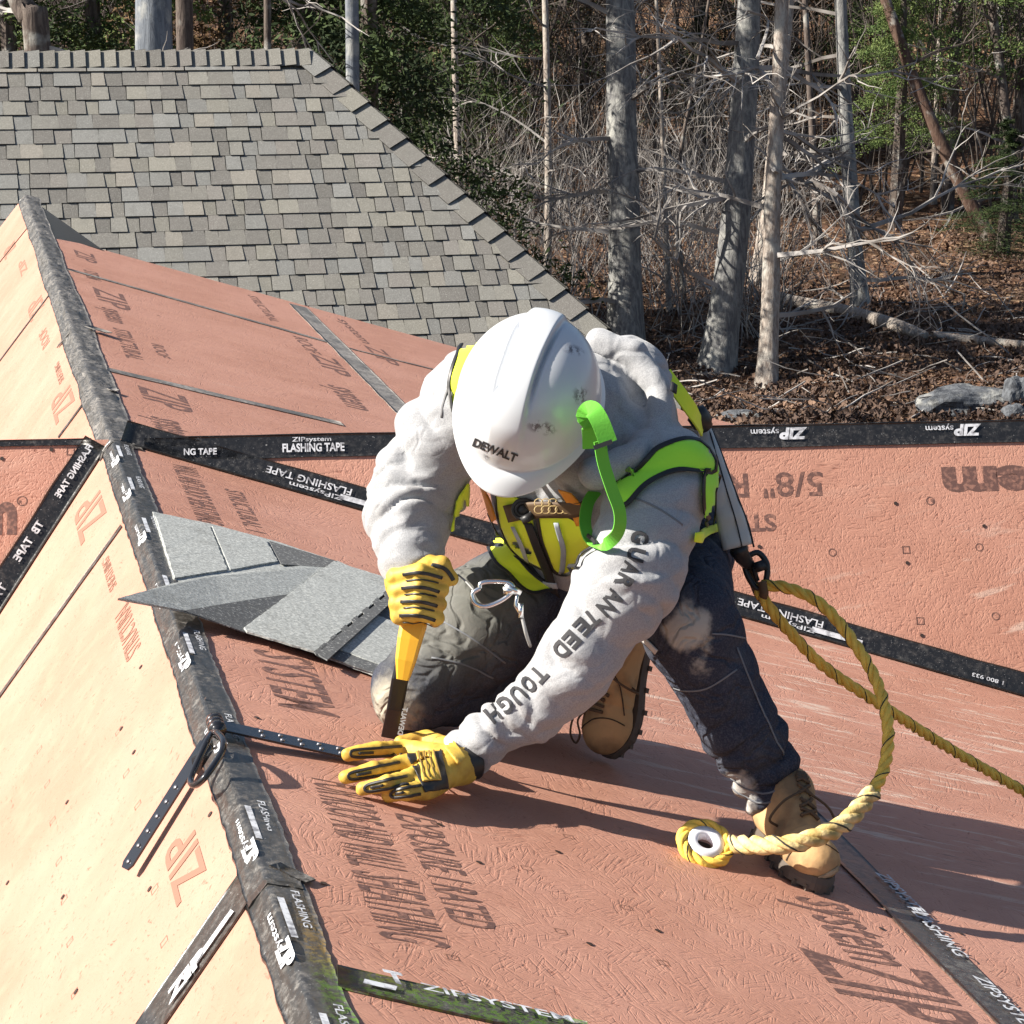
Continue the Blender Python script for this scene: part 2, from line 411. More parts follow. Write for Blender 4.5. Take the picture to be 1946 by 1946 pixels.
def mat_bark(name, c1, c2, sc=1.):
    m = M(name, c1, .9, spec=.15); g = NT(m); tc = g.n('TexCoord').outputs['Object']
    mp = g.n('Mapping'); mp.inputs['Scale'].default_value = (9*sc, 9*sc, 1.6*sc); g.l(tc, mp.inputs[0])
    n = g.noise(mp.outputs[0], 2., 8, .68, .5); n2 = g.noise(tc, 3.5, 4); n3 = g.noise(tc, 26., 4, .7)
    c = g.mix(g.rng(n, .38, .62), c2, c1); c = g.mix(g.rng(n2, .52, .68, 0, .55), c, (.42, .42, .39)); c = g.mix(g.rng(n3, .55, .66, 0, .6), c, tuple(q*.45 for q in c1))
    g.l(c, g.b.inputs['Base Color']); g.l(g.bump(n, .7, .03), g.b.inputs['Normal']); return m

m_osb = mat_osb(); m_tape = mat_tape(.28); m_tape_old = mat_tape(.55, True, 'weathered_flashing_tape'); m_tape_silver = mat_tape(1.3, False, 'silvery_weathered_tape'); m_tape_mid = mat_tape(.85, False, 'crinkled_weathered_tape')
m_print = M('dark_brown_print', (.115, .058, .048), .7, var=((.27, .135, .10), 75, .47, .66)); m_white = M('white_tape_print', (.62, .64, .68), .6, var=((.16, .16, .18), 60, .45, .7))
m_print2 = M('faded_brown_print', (.25, .125, .085), .7)
m_ply = M('plywood_edge', (.35, .22, .12), .8, bump=(60, .4, .003))
# ================================================================== our roof
XR = .4375; YX = 7.18
PR = Plane((XR, 0, 0), (math.sin(math.radians(16)), 0, math.cos(math.radians(16))))
PL = Plane((XR, 0, 0), (-math.sin(math.radians(52)), 0, math.cos(math.radians(52))))
Z0 = Plane((0, 0, 0), (0, 0, 1))
dX = (Vector((3.277, 6.806, 0))-Vector((XR, YX, 0))).normalized(); hn = Vector((dX.y, -dX.x, 0)); be = math.radians(60)
nF = hn*math.sin(be)+Vector((0, 0, math.cos(be))); nB = -hn*math.sin(be)+Vector((0, 0, math.cos(be)))
PF = Plane((XR, YX, 0), nF); PB = Plane((XR, YX, 0), nB)
P0 = Vector((XR, YX, 0))
def inter(n1, n2, sgn):
    v = n1.cross(n2); v = v/abs(v.x); return v if v.x*sgn > 0 else -v
vFR = inter(PR.n, PF.n, 1); vFL = inter(PL.n, PF.n, -1); vBR = inter(PR.n, PB.n, 1); vBL = inter(PL.n, PB.n, -1)
def onR(x, d=0., side=1): # point on R at plan x
    pl = PR if side > 0 else PL
    return Vector((x, d, -(pl.n.x*(x-XR))/pl.n.z))
house = empty('sheathed_house', (1.5, 5, -2.5)); tag(house, 'orange sheathed roof with black flashing tape under the kneeling worker', 'house')
YN, YE = 1.2, 12.9; XE = 4.6; XW = -1.1
mb = MB()
rk = [PR.hit(150, 462), PR.hit(870, 661)]; rk.append(rk[0]+(rk[1]-rk[0])*((XE-rk[0].x)/(rk[1].x-rk[0].x))); YA = rk[0].y-.12
topR = [onR(XR, YN), onR(XE, YN), rk[2], rk[0], onR(XR, YA)]
mb.slab(topR, PR.n, .03); r_slope = mb.build('roof_slope', [m_osb], house)
mb = MB()
YF = 14.66
lp = [onR(XR, YN, -1), onR(XR, YF, -1), PL.hit(0, 432)]; lp.append(lp[1]+(lp[2]-lp[1])*((XW-XR)/(lp[2].x-XR))); lp.append(onR(XW, YN, -1)); lp.pop(2)
mb.slab(lp, PL.n, .03); mb.build('roof_slope', [m_osb], house)
# far end facet, dark, in the black tape material
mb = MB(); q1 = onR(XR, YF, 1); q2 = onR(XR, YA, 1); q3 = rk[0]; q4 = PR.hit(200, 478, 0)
mb.add([q1, q2, q3, q4, q4-Vector((0, 0, .6)), q1-Vector((0, 0, .8))], [(0, 1, 2, 3), (0, 3, 4, 5)]); mb.build('end_facet', m_tape, house)
# cross gable faces
LR, LL = XE-XR-.4, 1.6
mb = MB()
a, b_ = P0, P0+dX*(LR/dX.x); cF = P0+vFR*LR; mb.add([a, cF, b_, cF-nF*.03, a-nF*.03-Vector((0, 0, .03)), b_-nF*.03], [(0, 1, 2), (3, 4, 5)][:1])
mb.build('gable_face', m_osb, house)
cB = P0+vBR*LR; mb = MB(); mb.add([a+Vector((0, .002, -.004)), b_+Vector((0, .002, -.004)), cB], [(0, 1, 2)]); mb.build('gable_face', m_osb, house)
mb = MB(); mb.add([b_, cF, cB], [(0, 1, 2)]); mb.build('gable_face', m_osb, house)
bl = P0-dX*(LL/dX.x); cFl = P0+vFL*LL; cBl = P0+vBL*LL
mb = MB(); mb.add([a, bl, cFl], [(0, 1, 2)]); mb.build('gable_face', m_osb, house)
mb = MB(); mb.add([a+Vector((0, .002, -.004)), cBl, bl+Vector((0, .002, -.004))], [(0, 1, 2)]); mb.build('gable_face', m_osb, house)
# walls under the roof
mb = MB(); zb = -4.7
def wallq(p, q, dz=-.05):
    p = Vector(p); q = Vector(q); mb.add([p+Vector((0, 0, dz)), q+Vector((0, 0, dz)), Vector((q.x, q.y, zb)), Vector((p.x, p.y, zb))], [(0, 1, 2, 3)])
wx = XE-.2; wl = XW+.15
wallq(onR(wx, YN+.1), onR(wx, rk[2].y-.2)); wallq(onR(wl, YN+.1, -1), onR(wl, YF-.3, -1))
mb.add([onR(wl, YN+.1, -1)-Vector((0, 0, .05)), onR(XR, YN+.1)-Vector((0, 0, .05)), onR(wx, YN+.1)-Vector((0, 0, .05)), Vector((wx, YN+.1, zb)), Vector((wl, YN+.1, zb))], [(0, 1, 2, 3, 4)])
mb.add([onR(wl, 12.5, -1)-Vector((0, 0, .06)), onR(XR, 12.6)-Vector((0, 0, .06)), onR(wx, rk[2].y-.2)-Vector((0, 0, .06)), Vector((wx, rk[2].y-.2, zb)), Vector((wl, 12.5, zb))], [(0, 1, 2, 3, 4)])
mb.build('wall', m_osb, house)

# ---- tapes: strips on a plane between two points, edges wander, thickness shows
def strip(name, pa, pb, n, wd, mat, h=.003, side=0, wob=.004, seg=.05, th=.0035, wrinkle=.0):
    pa, pb = Vector(pa), Vector(pb); n = Vector(n).normalized(); t = pb-pa; L = t.length; t.normalize(); b = n.cross(t); k = max(2, int(L/seg)); rows = 9
    o0, o1 = (-wd/2, wd/2) if side == 0 else ((0, wd) if side > 0 else (-wd, 0)); vs = []; sd0 = random.random()*50
    for i in range(k+1):
        c = pa+t*(L*i/k)
        for j in range(rows):
            f = j/(rows-1); e = wob if j in (0, rows-1) else 0
            q = np.array([[i*seg*9+sd0, j*1.3, sd0]])
            dz = wrinkle*max(0., float(noise3(q*np.array([[1.6, .9, 1]]), 3)[0]))**1 if wrinkle else 0
            vs.append(c+b*(o0+(o1-o0)*f+e*float(noise3(q, 1)[0]))+n*(h+dz*(1 if 0 < j < rows-1 else .4)))
    nv = len(vs); fs = [(i*rows+j, i*rows+j+1, (i+1)*rows+j+1, (i+1)*rows+j)[::-1] for i in range(k) for j in range(rows-1)]
    vs += [v-n*th for v in vs]; per = [j for j in range(rows)]+[i*rows+rows-1 for i in range(1, k+1)]+[k*rows+j for j in range(rows-2, -1, -1)]+[i*rows for i in range(k-1, 0, -1)]
    fs += [(per[i], per[i]+nv, per[(i+1) % len(per)]+nv, per[(i+1) % len(per)]) for i in range(len(per))]
    return mesh(name, vs, fs, mat, house, True)
def pstrip(name, pl, a, b, wd, mat, **k): return strip(name, pl.hit(*a), pl.hit(*b), pl.n, wd, mat, **k)
# ridge tape, folded over the ridge and wrinkled
def ridge_tape(y0, y1, wl_, wr_, mat, wr=.006, h=.004, st=.025):
    k = int((y1-y0)/st); rows = 15; vs = []; sd0 = random.random()*9
    dl = Vector((-math.cos(math.radians(52)), 0, -math.sin(math.radians(52)))); dr = Vector((math.cos(math.radians(16)), 0, -math.sin(math.radians(16))))
    ys = np.linspace(y0, y1, k+1)
    for i in range(k+1):
        y = ys[i]
        for j in range(rows):
            u = j/(rows-1)*2-1; e = .003 if j in (0, rows-1) else 0
            wdt = (wl_ if u < 0 else wr_)*(1+.10*float(noise3(np.array([[y*3.1, sd0, u > 0]]), 5)[0]))
            d = (dl if u < 0 else dr); n = (PL.n if u < 0 else PR.n) if abs(u) > .16 else (PL.n+PR.n).normalized()
            q = np.array([[y*14+u*3.5, abs(u)*3, sd0]]); z = wr*(1-abs(float(noise3(q, 2)[0]))*2.)+wr*.6*float(noise3(q*2.3, 4)[0])
            edge = 1-max(0, abs(u)-.75)*3.6
            p = Vector((XR, y, 0))+d*(abs(u)*wdt+e*float(noise3(q*3, 6)[0]))+n*(h+max(-.002, z*edge)); vs.append(p)
    fs = [(i*rows+j, i*rows+j+1, (i+1)*rows+j+1, (i+1)*rows+j) for i in range(k) for j in range(rows-1)]
    nv = len(vs); vs += [v-Vector((0, 0, .006)) for v in vs]; per = list(range(rows))+[i*rows+rows-1 for i in range(1, k+1)]+[k*rows+j for j in range(rows-2, -1, -1)]+[i*rows for i in range(k-1, 0, -1)]
    fs += [(per[(i+1) % len(per)], per[(i+1) % len(per)]+nv, per[i]+nv, per[i]) for i in range(len(per))]
    return mesh('ridge_tape', vs, fs, mat, house, True)
ridge_tape(1.3, 3.62, .050, .064, m_tape_old, .0016); ridge_tape(3.55, 7.15, .046, .058, m_tape_old, .0022, .006)
ridge_tape(7.1, YF-.02, .060, .085, m_tape_mid, .007)
# R seams
lineR = lambda a, b: (PR.hit(*a), PR.hit(*b))
pstrip('seam_tape', PR, (640, 1858), (1120, 1968), .082, m_tape_old, h=.005)
x_s = PR.hit(1620, 1640).x
sA = PR.hit(566, 582); sB = PR.hit(762, 778); strip('seam_tape', Vector((x_s, 4.62, 0))+Vector((0, 0, onR(x_s).z)), onR(x_s, 1.3), PR.n, .085, m_tape_old, h=.0045)
strip('seam_tape', sA, sA+(sB-sA)*1.15, PR.n, .10, m_tape_silver, h=.0045)
pstrip('seam_tape', PR, (190, 700), (650, 807), .075, m_tape_silver, h=.004, wob=.006); pstrip('seam_tape', PR, (128, 512), (648, 658), .05, m_tape_silver, h=.004, wob=.006)
pstrip('seam_tape', PR, (660, 662), (900, 722), .025, m_tape_silver, h=.004)
pstrip('seam_tape', PR, (166, 627), (206, 640), .05, m_tape_silver, h=.018, wob=.01); pstrip('seam_tape', PR, (205, 744), (222, 749), .04, m_tape_silver, h=.014, wob=.01)
pstrip('seam_tape', PR, (520, 1650), (588, 1682), .035, m_tape_old, h=.008, wob=.008)
pstrip('seam_tape', PR, (1215, 1240), (1290, 1278), .03, m_tape_silver, h=.004, wob=.006)
# L seams
pstrip('seam_tape', PL, (232, 1000), (-20, 1352), .032, m_tape_old, h=.004); pstrip('seam_tape', PL, (478, 1672), (270, 1975), .125, m_tape_old, h=.005)
pstrip('seam_tape', PL, (100, 553), (-5, 693), .03, m_tape_old, h=.004); pstrip('seam_tape', PL, (156, 772), (112, 832), .03, m_tape_old, h=.004); pstrip('seam_tape', PL, (57, 428), (-5, 505), .012, m_tape, h=.004)
pstrip('seam_tape', PL, (136, 632), (112, 660), .03, m_tape_silver, h=.008, wob=.01)
# valleys and cross ridge
eF = vFR.normalized(); strip('valley_tape', P0+eF*.03, P0+eF*4.1, (PF.n+PR.n*.0).normalized(), .072, m_tape, h=.006, side=-1 if (PF.n.cross(eF)).z < 0 else 1)
strip('valley_tape', P0+eF*.03, P0+eF*4.1, PR.n, .022, m_tape, h=.0065, side=1 if (PR.n.cross(eF)).y < 0 else -1)
eL = vFL.normalized(); strip('valley_tape', P0+eL*.03, P0+eL*1.6, PF.n, .075, m_tape, h=.006, side=-1 if (PF.n.cross(eL)).z < 0 else 1)
strip('valley_tape', P0+eL*.03, P0+eL*1.6, PL.n, .03, m_tape, h=.0065, side=1 if (PL.n.cross(eL)).y < 0 else -1)
strip('ridge_tape', P0+dX*.1, b_, PF.n, .072, m_tape, h=.006, side=1 if (PF.n.cross(dX)).z < 0 else -1, wob=.002)
strip('ridge_tape', P0+dX*.1+Vector((0, 0, .002)), b_+Vector((0, 0, .002)), PB.n, .05, m_tape, h=.006, side=1 if (PB.n.cross(dX)).z < 0 else -1, wob=.002)
strip('ridge_tape', P0-dX*.06, bl, PF.n, .018, m_tape, h=.006, side=-1 if (PF.n.cross(-dX)).z > 0 else 1, wob=.002)
strip('ridge_tape', P0-dX*.06+Vector((0, 0, .002)), bl+Vector((0, 0, .002)), PB.n, .02, m_tape, h=.006, side=-1 if (PB.n.cross(-dX)).z > 0 else 1, wob=.002)

# ---- printing on the boards
def ridge_text(mb, txt, px, h, L=None, lift=.0007, x=None):      # on R: reads towards the viewer, letter tops down the slope
    o = PR.hit(*px); text_on(mb, txt, o, (0, -1, 0), (math.cos(math.radians(16)), 0, -math.sin(math.radians(16))), PR.n, h, L, lift)
mb = PM()
for txt, px, h, L in (('ZIP', (140, 474), .10, .40), ('SYSTEM', (158, 512), .07, .30), ('ZIP', (176, 545), .14, .55), ('system', (193, 583), .10, .40), ('STRUCTURAL', (214, 622), .07, .75), ('ROOF', (287, 652), .05, .32),
                      ('ZIP', (262, 732), .17, .34), ('system', (286, 790), .14, .30), ('WALL AND ROOF SHEATHING', (326, 880), .075, .75), ('STRUCTURAL 1', (426, 928), .055, .52),
                      ('SYSTEM', (482, 1232), .13, .42), ('FOR ROOF AND WALL', (592, 1478), .105, .44), ('SHEATHING', (668, 1652), .115, .29), ('EXPOSURE 1 RATED', (750, 1545), .08, .52),
                      ('STRUCTURAL', (470, 560), .05, .9), ('ROOF', (556, 638), .07, .45), ('ZIP', (588, 670), .12, .5), ('system', (622, 730), .14, .5), ('ZIP', (690, 655), .1, .5), ('system', (640, 605), .06, .8),
                      ('system', (1510, 1702), .16, .30), ('ZIP', (1520, 1800), .26, .26)):
    ridge_text(mb, txt, px, h, L)
mb.parts('board_print', m_print, house)
uF = Vector((hn.x*math.cos(be), hn.y*math.cos(be), -math.sin(be))); rF = -dX
mb = PM(); 
text_on(mb, '5/8" ROOF', PF.hit(1562, 897), rF, uF, nF, .078, .56, .0007); text_on(mb, 'STRUCTURAL', PF.hit(1473, 978), rF, uF, nF, .052, .5, bold=.03)
text_on(mb, 'ZIPsyst', PF.hit(2330, 886), rF, uF, nF, .15, .62); text_on(mb, 'em', PF.hit(1962, 888), rF, uF, nF, .105, .295, bold=.05)
def ring(mb, c, u, v, n, r, wd, k=20):
    vs = []
    for i in range(k):
        a = 2*math.pi*i/k; d = u*math.cos(a)+v*math.sin(a); vs += [c+d*r+n*.0007, c+d*(r-wd)+n*.0007]
    mb.add(vs, [(2*i, 2*((i+1) % k), 2*((i+1) % k)+1, 2*i+1) for i in range(k)])
def sqr(mb, c, u, v, n, r, wd):
    mb.one()
    for a, b in ((u, v), (v, u), (-u, v), (-v, u)):
        p = [c+a*r-b*r, c+a*r+b*r, c+a*(r-wd)+b*r, c+a*(r-wd)-b*r]; mb.add([q+n*.0007 for q in p], [(0, 1, 2, 3)])
    mb.free()
for q in ((1582, 1050), (1861, 1040), (1892, 1171)): ring(mb, PF.hit(*q), dX, uF, nF, .013, .0028)
for q in ((1722, 1045), (1749, 1180)): sqr(mb, PF.hit(*q), dX, uF, nF, .012, .0028)
ring(mb, PF.hit(1768, 952), dX, uF, nF, .014, .003); text_on(mb, 'R', PF.hit(1773, 948), rF, uF, nF, .012, .009)
for i in range(18):       # dashed guide line under the ridge tape
    p = PF.hit(1375+i*58.5, 842-i*1.15); mb.add([p+nF*.0007, p+dX*.045+nF*.0007, p+dX*.045+uF*.003+nF*.0007, p+uF*.003+nF*.0007], [(0, 3, 2, 1)])
# left face of the cross gable reads upright
text_on(mb, 'm', PF.hit(-42, 1012), dX, -uF, nF, .13, .115, bold=.05); ring(mb, PF.hit(42, 952), dX, uF, nF, .016, .003); text_on(mb, 'R', PF.hit(36, 958), dX, -uF, nF, .012, .009)
sqr(mb, PF.hit(134, 858), dX, uF, nF, .012, .0028)
text_on(mb, 's', PF.hit(-14, 1195), dX, -uF, nF, .1, .06, bold=.04)
mb.parts('board_print', m_print, house)
# left slope print, tops down the slope, reading away from the viewer
uL = Vector((-math.cos(math.radians(52)), 0, -math.sin(math.radians(52))))
mb = PM()
for txt, px, h, L in (('ZIP', (30, 468), .10, .34), ('ZIP', (52, 512), .05, .5), ('ZIP', (84, 580), .10, .42), ('ROOF', (95, 648), .05, .4), ('ZIP', (142, 762), .11, .42), ('SHEATHING', (122, 720), .03, .4), ('ZIP', (202, 975), .12, .38),
                      ('STRUCTURAL', (268, 1225), .055, .40), ('SHEATHING', (222, 1110), .03, .3), ('ZIP', (392, 1655), .085, .26)):
    text_on(mb, txt, PL.hit(*px), (0, 1, 0), uL, PL.n, h, L, .0012)
mb.parts('board_print', m_print2, house)
mb = PM()
for q in ((82, 1335), (75, 1425), (90, 1490), (100, 1560), (112, 1637), (122, 1710), (133, 1790), (142, 1888), (312, 1790), (262, 1530), (294, 1690), (225, 1390), (240, 1470)):
    sqr(mb, PL.hit(q[0], q[1]), Vector((0, 1, 0)), uL, PL.n, .010, .0015)
for q in ((1000+0, 1650), (1080, 1590), (1190, 1725), (1065, 1770), (1260, 1830), (860, 1820)): sqr(mb, PR.hit(*q), Vector((0, 1, 0)), Vector((1, 0, -.287)), PR.n, .010, .0015)
mb.parts('nail_mark', m_print2, house)
mb = PM()      # nail heads
for pl, qs in ((PL, ((15, 1678), (255, 1430), (285, 1690), (145, 1885), (231, 1385), (128, 1525), (120, 1705), (400, 1548), (390, 1330), (268, 1268))), (PR, ((615, 1680), (1120, 1795), (835, 1568), (910, 1640), (1060, 1620), (488, 1365), (1675, 1766), (1375, 1600), (1250, 1770), (560, 905), (500, 770), (560, 640), (1825, 1775), (300, 600), (640, 690))),
               (PF, ((1411, 847), (1702, 957), (1443, 1039), (1724, 1070), (1752, 1208), (98, 855), (4, 872), (1870, 1000)))):
    for q in qs:
        c = pl.hit(*q); u = pl.n.orthogonal().normalized(); v = pl.n.cross(u); k = 8
        mb.add([c+(u*math.cos(2*math.pi*i/k)+v*math.sin(2*math.pi*i/k))*.0065+pl.n*.002 for i in range(k)], [tuple(range(k))])
mb.parts('nail_head', M('dark_nail', (.04, .025, .02), .5), house)

# ---- white lettering on the tapes
mb = PM()
eFn = eF; upV = -(PF.n.cross(eF)); upV = upV if upV.z < 0 else -upV      # tops down the slope
def tape_text(txt, d, off, h, L, e, pl, base, up, rev=True):
    o = base+e*d+up*off; text_on(mb, txt, o, -e if rev else e, up, pl.n, h, L, .0105)
for d in (.75, 2.25, 3.72):
    tape_text('FLASHING TAPE', d, -.052, .022, .27, eF, PF, P0, upV); tape_text('ZIPsystem', d-.02, -.022, .014, .17, eF, PF, P0, upV); mb.add([P0+eF*(d+.13)+upV*(-.028)+nF*.0105, P0+eF*(d+.13)+upV*(-.012)+nF*.0105, P0+eF*(d-.03)+upV*(-.012)+nF*.0105, P0+eF*(d-.03)+upV*(-.028)+nF*.0105], [(0, 1, 2, 3)])
for d in (1.35, 2.75): tape_text('TB', d+.25, -.062, .03, .07, eF, PF, P0, upV); tape_text('1 800 933', d+.08, -.025, .012, .10, eF, PF, P0, upV)
for d in (2.72, 2.16, 3.45): 
    o = P0+dX*d+uF*.012; text_on(mb, 'ZIP', o, rF, uF, nF, .035, .085, .0105, bold=.05, shear=.2); text_on(mb, 'system', o-dX*.09+uF*.002, rF, uF, nF, .020, .09, .0105)
for d in (.52,): text_on(mb, 'FLASHING TAPE', P0+dX*d+uF*.055, dX, -uF, nF, .026, .19, .0105, bold=.03); text_on(mb, 'ZIPsystem', P0+dX*(d+.03)+uF*.022, dX, -uF, nF, .014, .12, .0105)
text_on(mb, 'NG TAPE', P0+dX*.22+uF*.058, dX, -uF, nF, .020, .10, .0105, bold=.03); text_on(mb, 'TB TAPE', P0+dX*.86+uF*.05, dX, -uF, nF, .028, .12, .0105, bold=.03)
for d in (3.02,): sqr(mb, P0+dX*d+uF*.03+nF*.009, dX, uF, nF, .012, .009)
upL = (PF.n.cross(eL)); upL = upL if upL.z > 0 else -upL
text_on(mb, 'FLASHING TAPE', P0+eL*.05+upL*.032, eL, upL, nF, .020, .19, .0105, bold=.03); text_on(mb, 'TB  TAPE', P0+eL*.33+upL*.03, eL, upL, nF, .024, .14, .0105, bold=.03); text_on(mb, 'TAPE', P0+eL*.55+upL*.02, eL, upL, nF, .024, .1, .0105)
# ridge tape lettering, broken by the wrinkles
for y in (6.9, 6.45, 5.95, 5.35, 4.85, 4.25, 3.75, 3.33, 2.9):
    dlv = uL; o = Vector((XR, y, 0))
    text_on(mb, 'ZIP', o+dlv*.022, (0, -1, 0), -dlv, PL.n, .030, .085, .0075, bold=.05); text_on(mb, 'system', o+dlv*.008-Vector((0, .02, 0)), (0, 1, 0), dlv, PL.n, .014, .14, .0075)
    mb.add([o+PR.n*.0075+Vector((.003, 0, 0)), o+PR.n*.0075+Vector((.003, .16, 0)), o+PR.n*.0075+Vector((.014, .16, -.003)), o+PR.n*.0075+Vector((.014, 0, -.003))], [(0, 3, 2, 1)])
    text_on(mb, 'FLASHING', o+Vector((.03, .2, -.008)), (0, -1, 0), (.96, 0, -.27), PR.n, .014, .15, .0075)
text_on(mb, 'ZIP', PL.hit(330, 1915), uL*-1, (0, 1, 0), PL.n, .04, .10, .0105, bold=.05); mb.add([PL.hit(438, 1728, .0095), PL.hit(444, 1732, .0095), PL.hit(352, 1862, .0095), PL.hit(344, 1860, .0095)], [(0, 1, 2, 3)])
text_on(mb, 'ZIPSYSTEM', PR.hit(800, 1893), (.94, -.13, -.27), (-.1, 1, .1), PR.n, .02, .24, .012); text_on(mb, 'T', PR.hit(735, 1878), (.94, -.13, -.27), (-.1, 1, .1), PR.n, .035, .03, .012, bold=.05)
mb.add([PR.hit(690, 1868, .01), PR.hit(752, 1882, .01), PR.hit(755, 1874, .01), PR.hit(693, 1860, .01)], [(0, 1, 2, 3)])
for px, tx in (((1660, 1665), 'ZIPSYSTEM'), ((1720, 1730), 'FLASHING'), ((1845, 1862), 'ZIPSYSTEM')):
    text_on(mb, tx, PR.hit(*px), (0, -1, 0), (.96, 0, -.27), PR.n, .03, .24, .0095)
mb.parts('tape_print', m_white, house)
under(house)
# ================================================================== shingled neighbour
D0 = 19.
rp = P(592, 100, D0); zr = rp.z; Zr = Plane((0, 0, zr), (0, 0, 1)); rl = Zr.hit(0, 105)
ud = (rp-rl).normalized(); an = math.radians(42); hd = Vector((ud.y, -ud.x, 0))     # plan direction towards the viewer
hd = hd if hd.y < 0 else -hd
sd_ = hd*math.cos(an)+Vector((0, 0, -math.sin(an))); sn = ud.cross(sd_); sn = sn if sn.z > 0 else -sn
PS = Plane(rp, sn); hipB = PS.hit(1142, 622); hv = (hipB-rp)          # hip line on that slope
e_ = abs((PS.hit(590, 200)-PS.hit(590, 173.6)).dot(sd_))              # exposure of one course
hs_per = hv.dot(ud)/hv.dot(sd_)                                    # run of hip per metre down slope
far = empty('shingled_house', (rp.x-3, rp.y, 0)); tag(far, 'grey asphalt shingled hip roof standing behind the orange roof', 'house')
tints = [tuple(m_+(q-m_)*.5-.03 for q, m_ in zip(t_, (.265, .255, .235))) for t_ in [(.33, .32, .28), (.30, .295, .265), (.25, .24, .215), (.215, .205, .19), (.36, .345, .29), (.31, .32, .315), (.28, .26, .24), (.185, .175, .165), (.38, .35, .30), (.27, .275, .27)]]
m_sh = mat_shingle('grey_blend_shingle', (.3, .3, .27))
def sc_(c, a, b):
    k = random.uniform(a, b); return tuple(q*k for q in c)
class Tint(MB):
    def __init__(s): super().__init__(); s.c = []
    def tab(s, poly, n, t, col): k = len(s.f); s.slab(poly, n, t); s.c += [col]+[tuple(q*.16 for q in col)]*(len(s.f)-k-1)  # edge faces darkened: shadow lines under the courses put into the tint
    def done(s, name, mat, parent):
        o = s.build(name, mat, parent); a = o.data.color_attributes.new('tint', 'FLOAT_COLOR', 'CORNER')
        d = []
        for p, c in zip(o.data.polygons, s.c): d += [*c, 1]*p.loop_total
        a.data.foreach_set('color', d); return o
tb = Tint(); NC = 27; pxm = 1/(FPX/D0); Lw = 9.
def SP(u, v, h=0.): return rp+ud*u+sd_*v+sn*h
for r in range(NC+6):
    v0, v1 = (r+1.42)*e_, (r+2.42)*e_; u0 = -Lw; uh0, uh1 = hs_per*v0, hs_per*v1
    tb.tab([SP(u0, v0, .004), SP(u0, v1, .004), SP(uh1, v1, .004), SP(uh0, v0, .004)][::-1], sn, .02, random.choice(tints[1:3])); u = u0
    while u < uh0:
        wdt = random.choice((.10, .115, .125, .135, .15, .17, .20)); gap = random.choice((0, 0, .004, .09, .12, .14)) if random.random() < .8 else .1
        a, b = u+.003, min(u+wdt, uh0-.01); tp = random.uniform(.002, .010)
        if b-a > .03:
            c = random.choice(tints); hgt = .028
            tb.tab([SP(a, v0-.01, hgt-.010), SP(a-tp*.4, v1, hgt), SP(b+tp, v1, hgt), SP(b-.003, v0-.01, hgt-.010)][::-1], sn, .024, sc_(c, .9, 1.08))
        u += wdt
        if gap > .05:
            c = random.choice(tints[2:8]); a2, b2 = u+.006, min(u+gap, uh0)-.004
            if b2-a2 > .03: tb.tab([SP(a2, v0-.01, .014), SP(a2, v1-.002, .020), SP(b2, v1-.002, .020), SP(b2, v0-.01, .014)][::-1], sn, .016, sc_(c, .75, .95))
            u += gap
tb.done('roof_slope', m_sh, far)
# backing slopes so the roof is closed all round
mb = MB(); V1 = (NC+7.42)*e_; back = -hd*math.cos(an)+Vector((0, 0, -math.sin(an)))
hr = SP(hs_per*V1, V1); hb = rp+ud*hs_per*V1+back*V1
mb.add([rp-sn*.01, hr-sn*.01, hb], [(0, 1, 2)]); mb.add([rp-sn*.01, rp-ud*Lw-sn*.01, hb-ud*(Lw+hs_per*V1), hb], [(0, 1, 2, 3)]); mb.add([rp-sn*.02, rp-ud*Lw-sn*.02, hr-ud*(Lw+hs_per*V1)-sn*.02, hr-sn*.02], [(0, 3, 2, 1)])
mb.build('roof_slope', mat_shingle('plain_grey_shingle', (.25, .245, .23), False), far)
mb = MB(); c1, c2, c3, c4 = hr-ud*.35-hd*.3, hb-ud*.35+hd*.3, hb-ud*(Lw+hs_per*V1-.3)+hd*.3, hr-ud*(Lw+hs_per*V1-.3)-hd*.3
for a, b in ((c1, c2), (c2, c3), (c3, c4), (c4, c1)): mb.add([a, b, Vector((b.x, b.y, -4.7)), Vector((a.x, a.y, -4.7))], [(0, 1, 2, 3)])
mb.build('wall', M('grey_clapboard', (.42, .42, .40), .8), far)
# caps
def caps(p0, dirv, n1, side1, side2, count, step, name, start=0, wd=.155):
    t = Tint(); dirv = Vector(dirv).normalized()
    for i in range(count):
        o = p0+dirv*(start+i*step); c = random.choice(tints[:8]); c = sc_(c, .8, .95); lift = .022+.004*random.random()
        a, b = o-dirv*.02, o+dirv*(step+.012)
        for sgn in (side1, side2):
            lo = .014; hi = lift+.012
            n = dirv.cross(sgn); n = n if n.z > 0 else -n
            pl = [a+n*lo+Vector((0, 0, .01)), b+n*hi+Vector((0, 0, .012)), b+sgn*wd+n*hi, a+sgn*wd+n*lo]
            if (pl[1]-pl[0]).cross(pl[2]-pl[1]).dot(n) < 0: pl = pl[::-1]
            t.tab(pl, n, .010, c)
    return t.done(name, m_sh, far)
stc = .118
caps(rp-ud*(Lw), ud, sn, sd_, back, int(Lw/stc), stc, 'ridge_cap', wd=1.08*e_)
hvn = hv.normalized(); hL = (SP(hs_per*V1, V1)-rp).length
s1 = -(ud-hvn*ud.dot(hvn)).normalized(); bb = (hb-hr).normalized(); s2 = (bb-hvn*bb.dot(hvn)).normalized()
caps(rp, hvn, sn, s1, s2, int(hL/.235), .235, 'hip_cap', wd=.17)
mb = Tint()
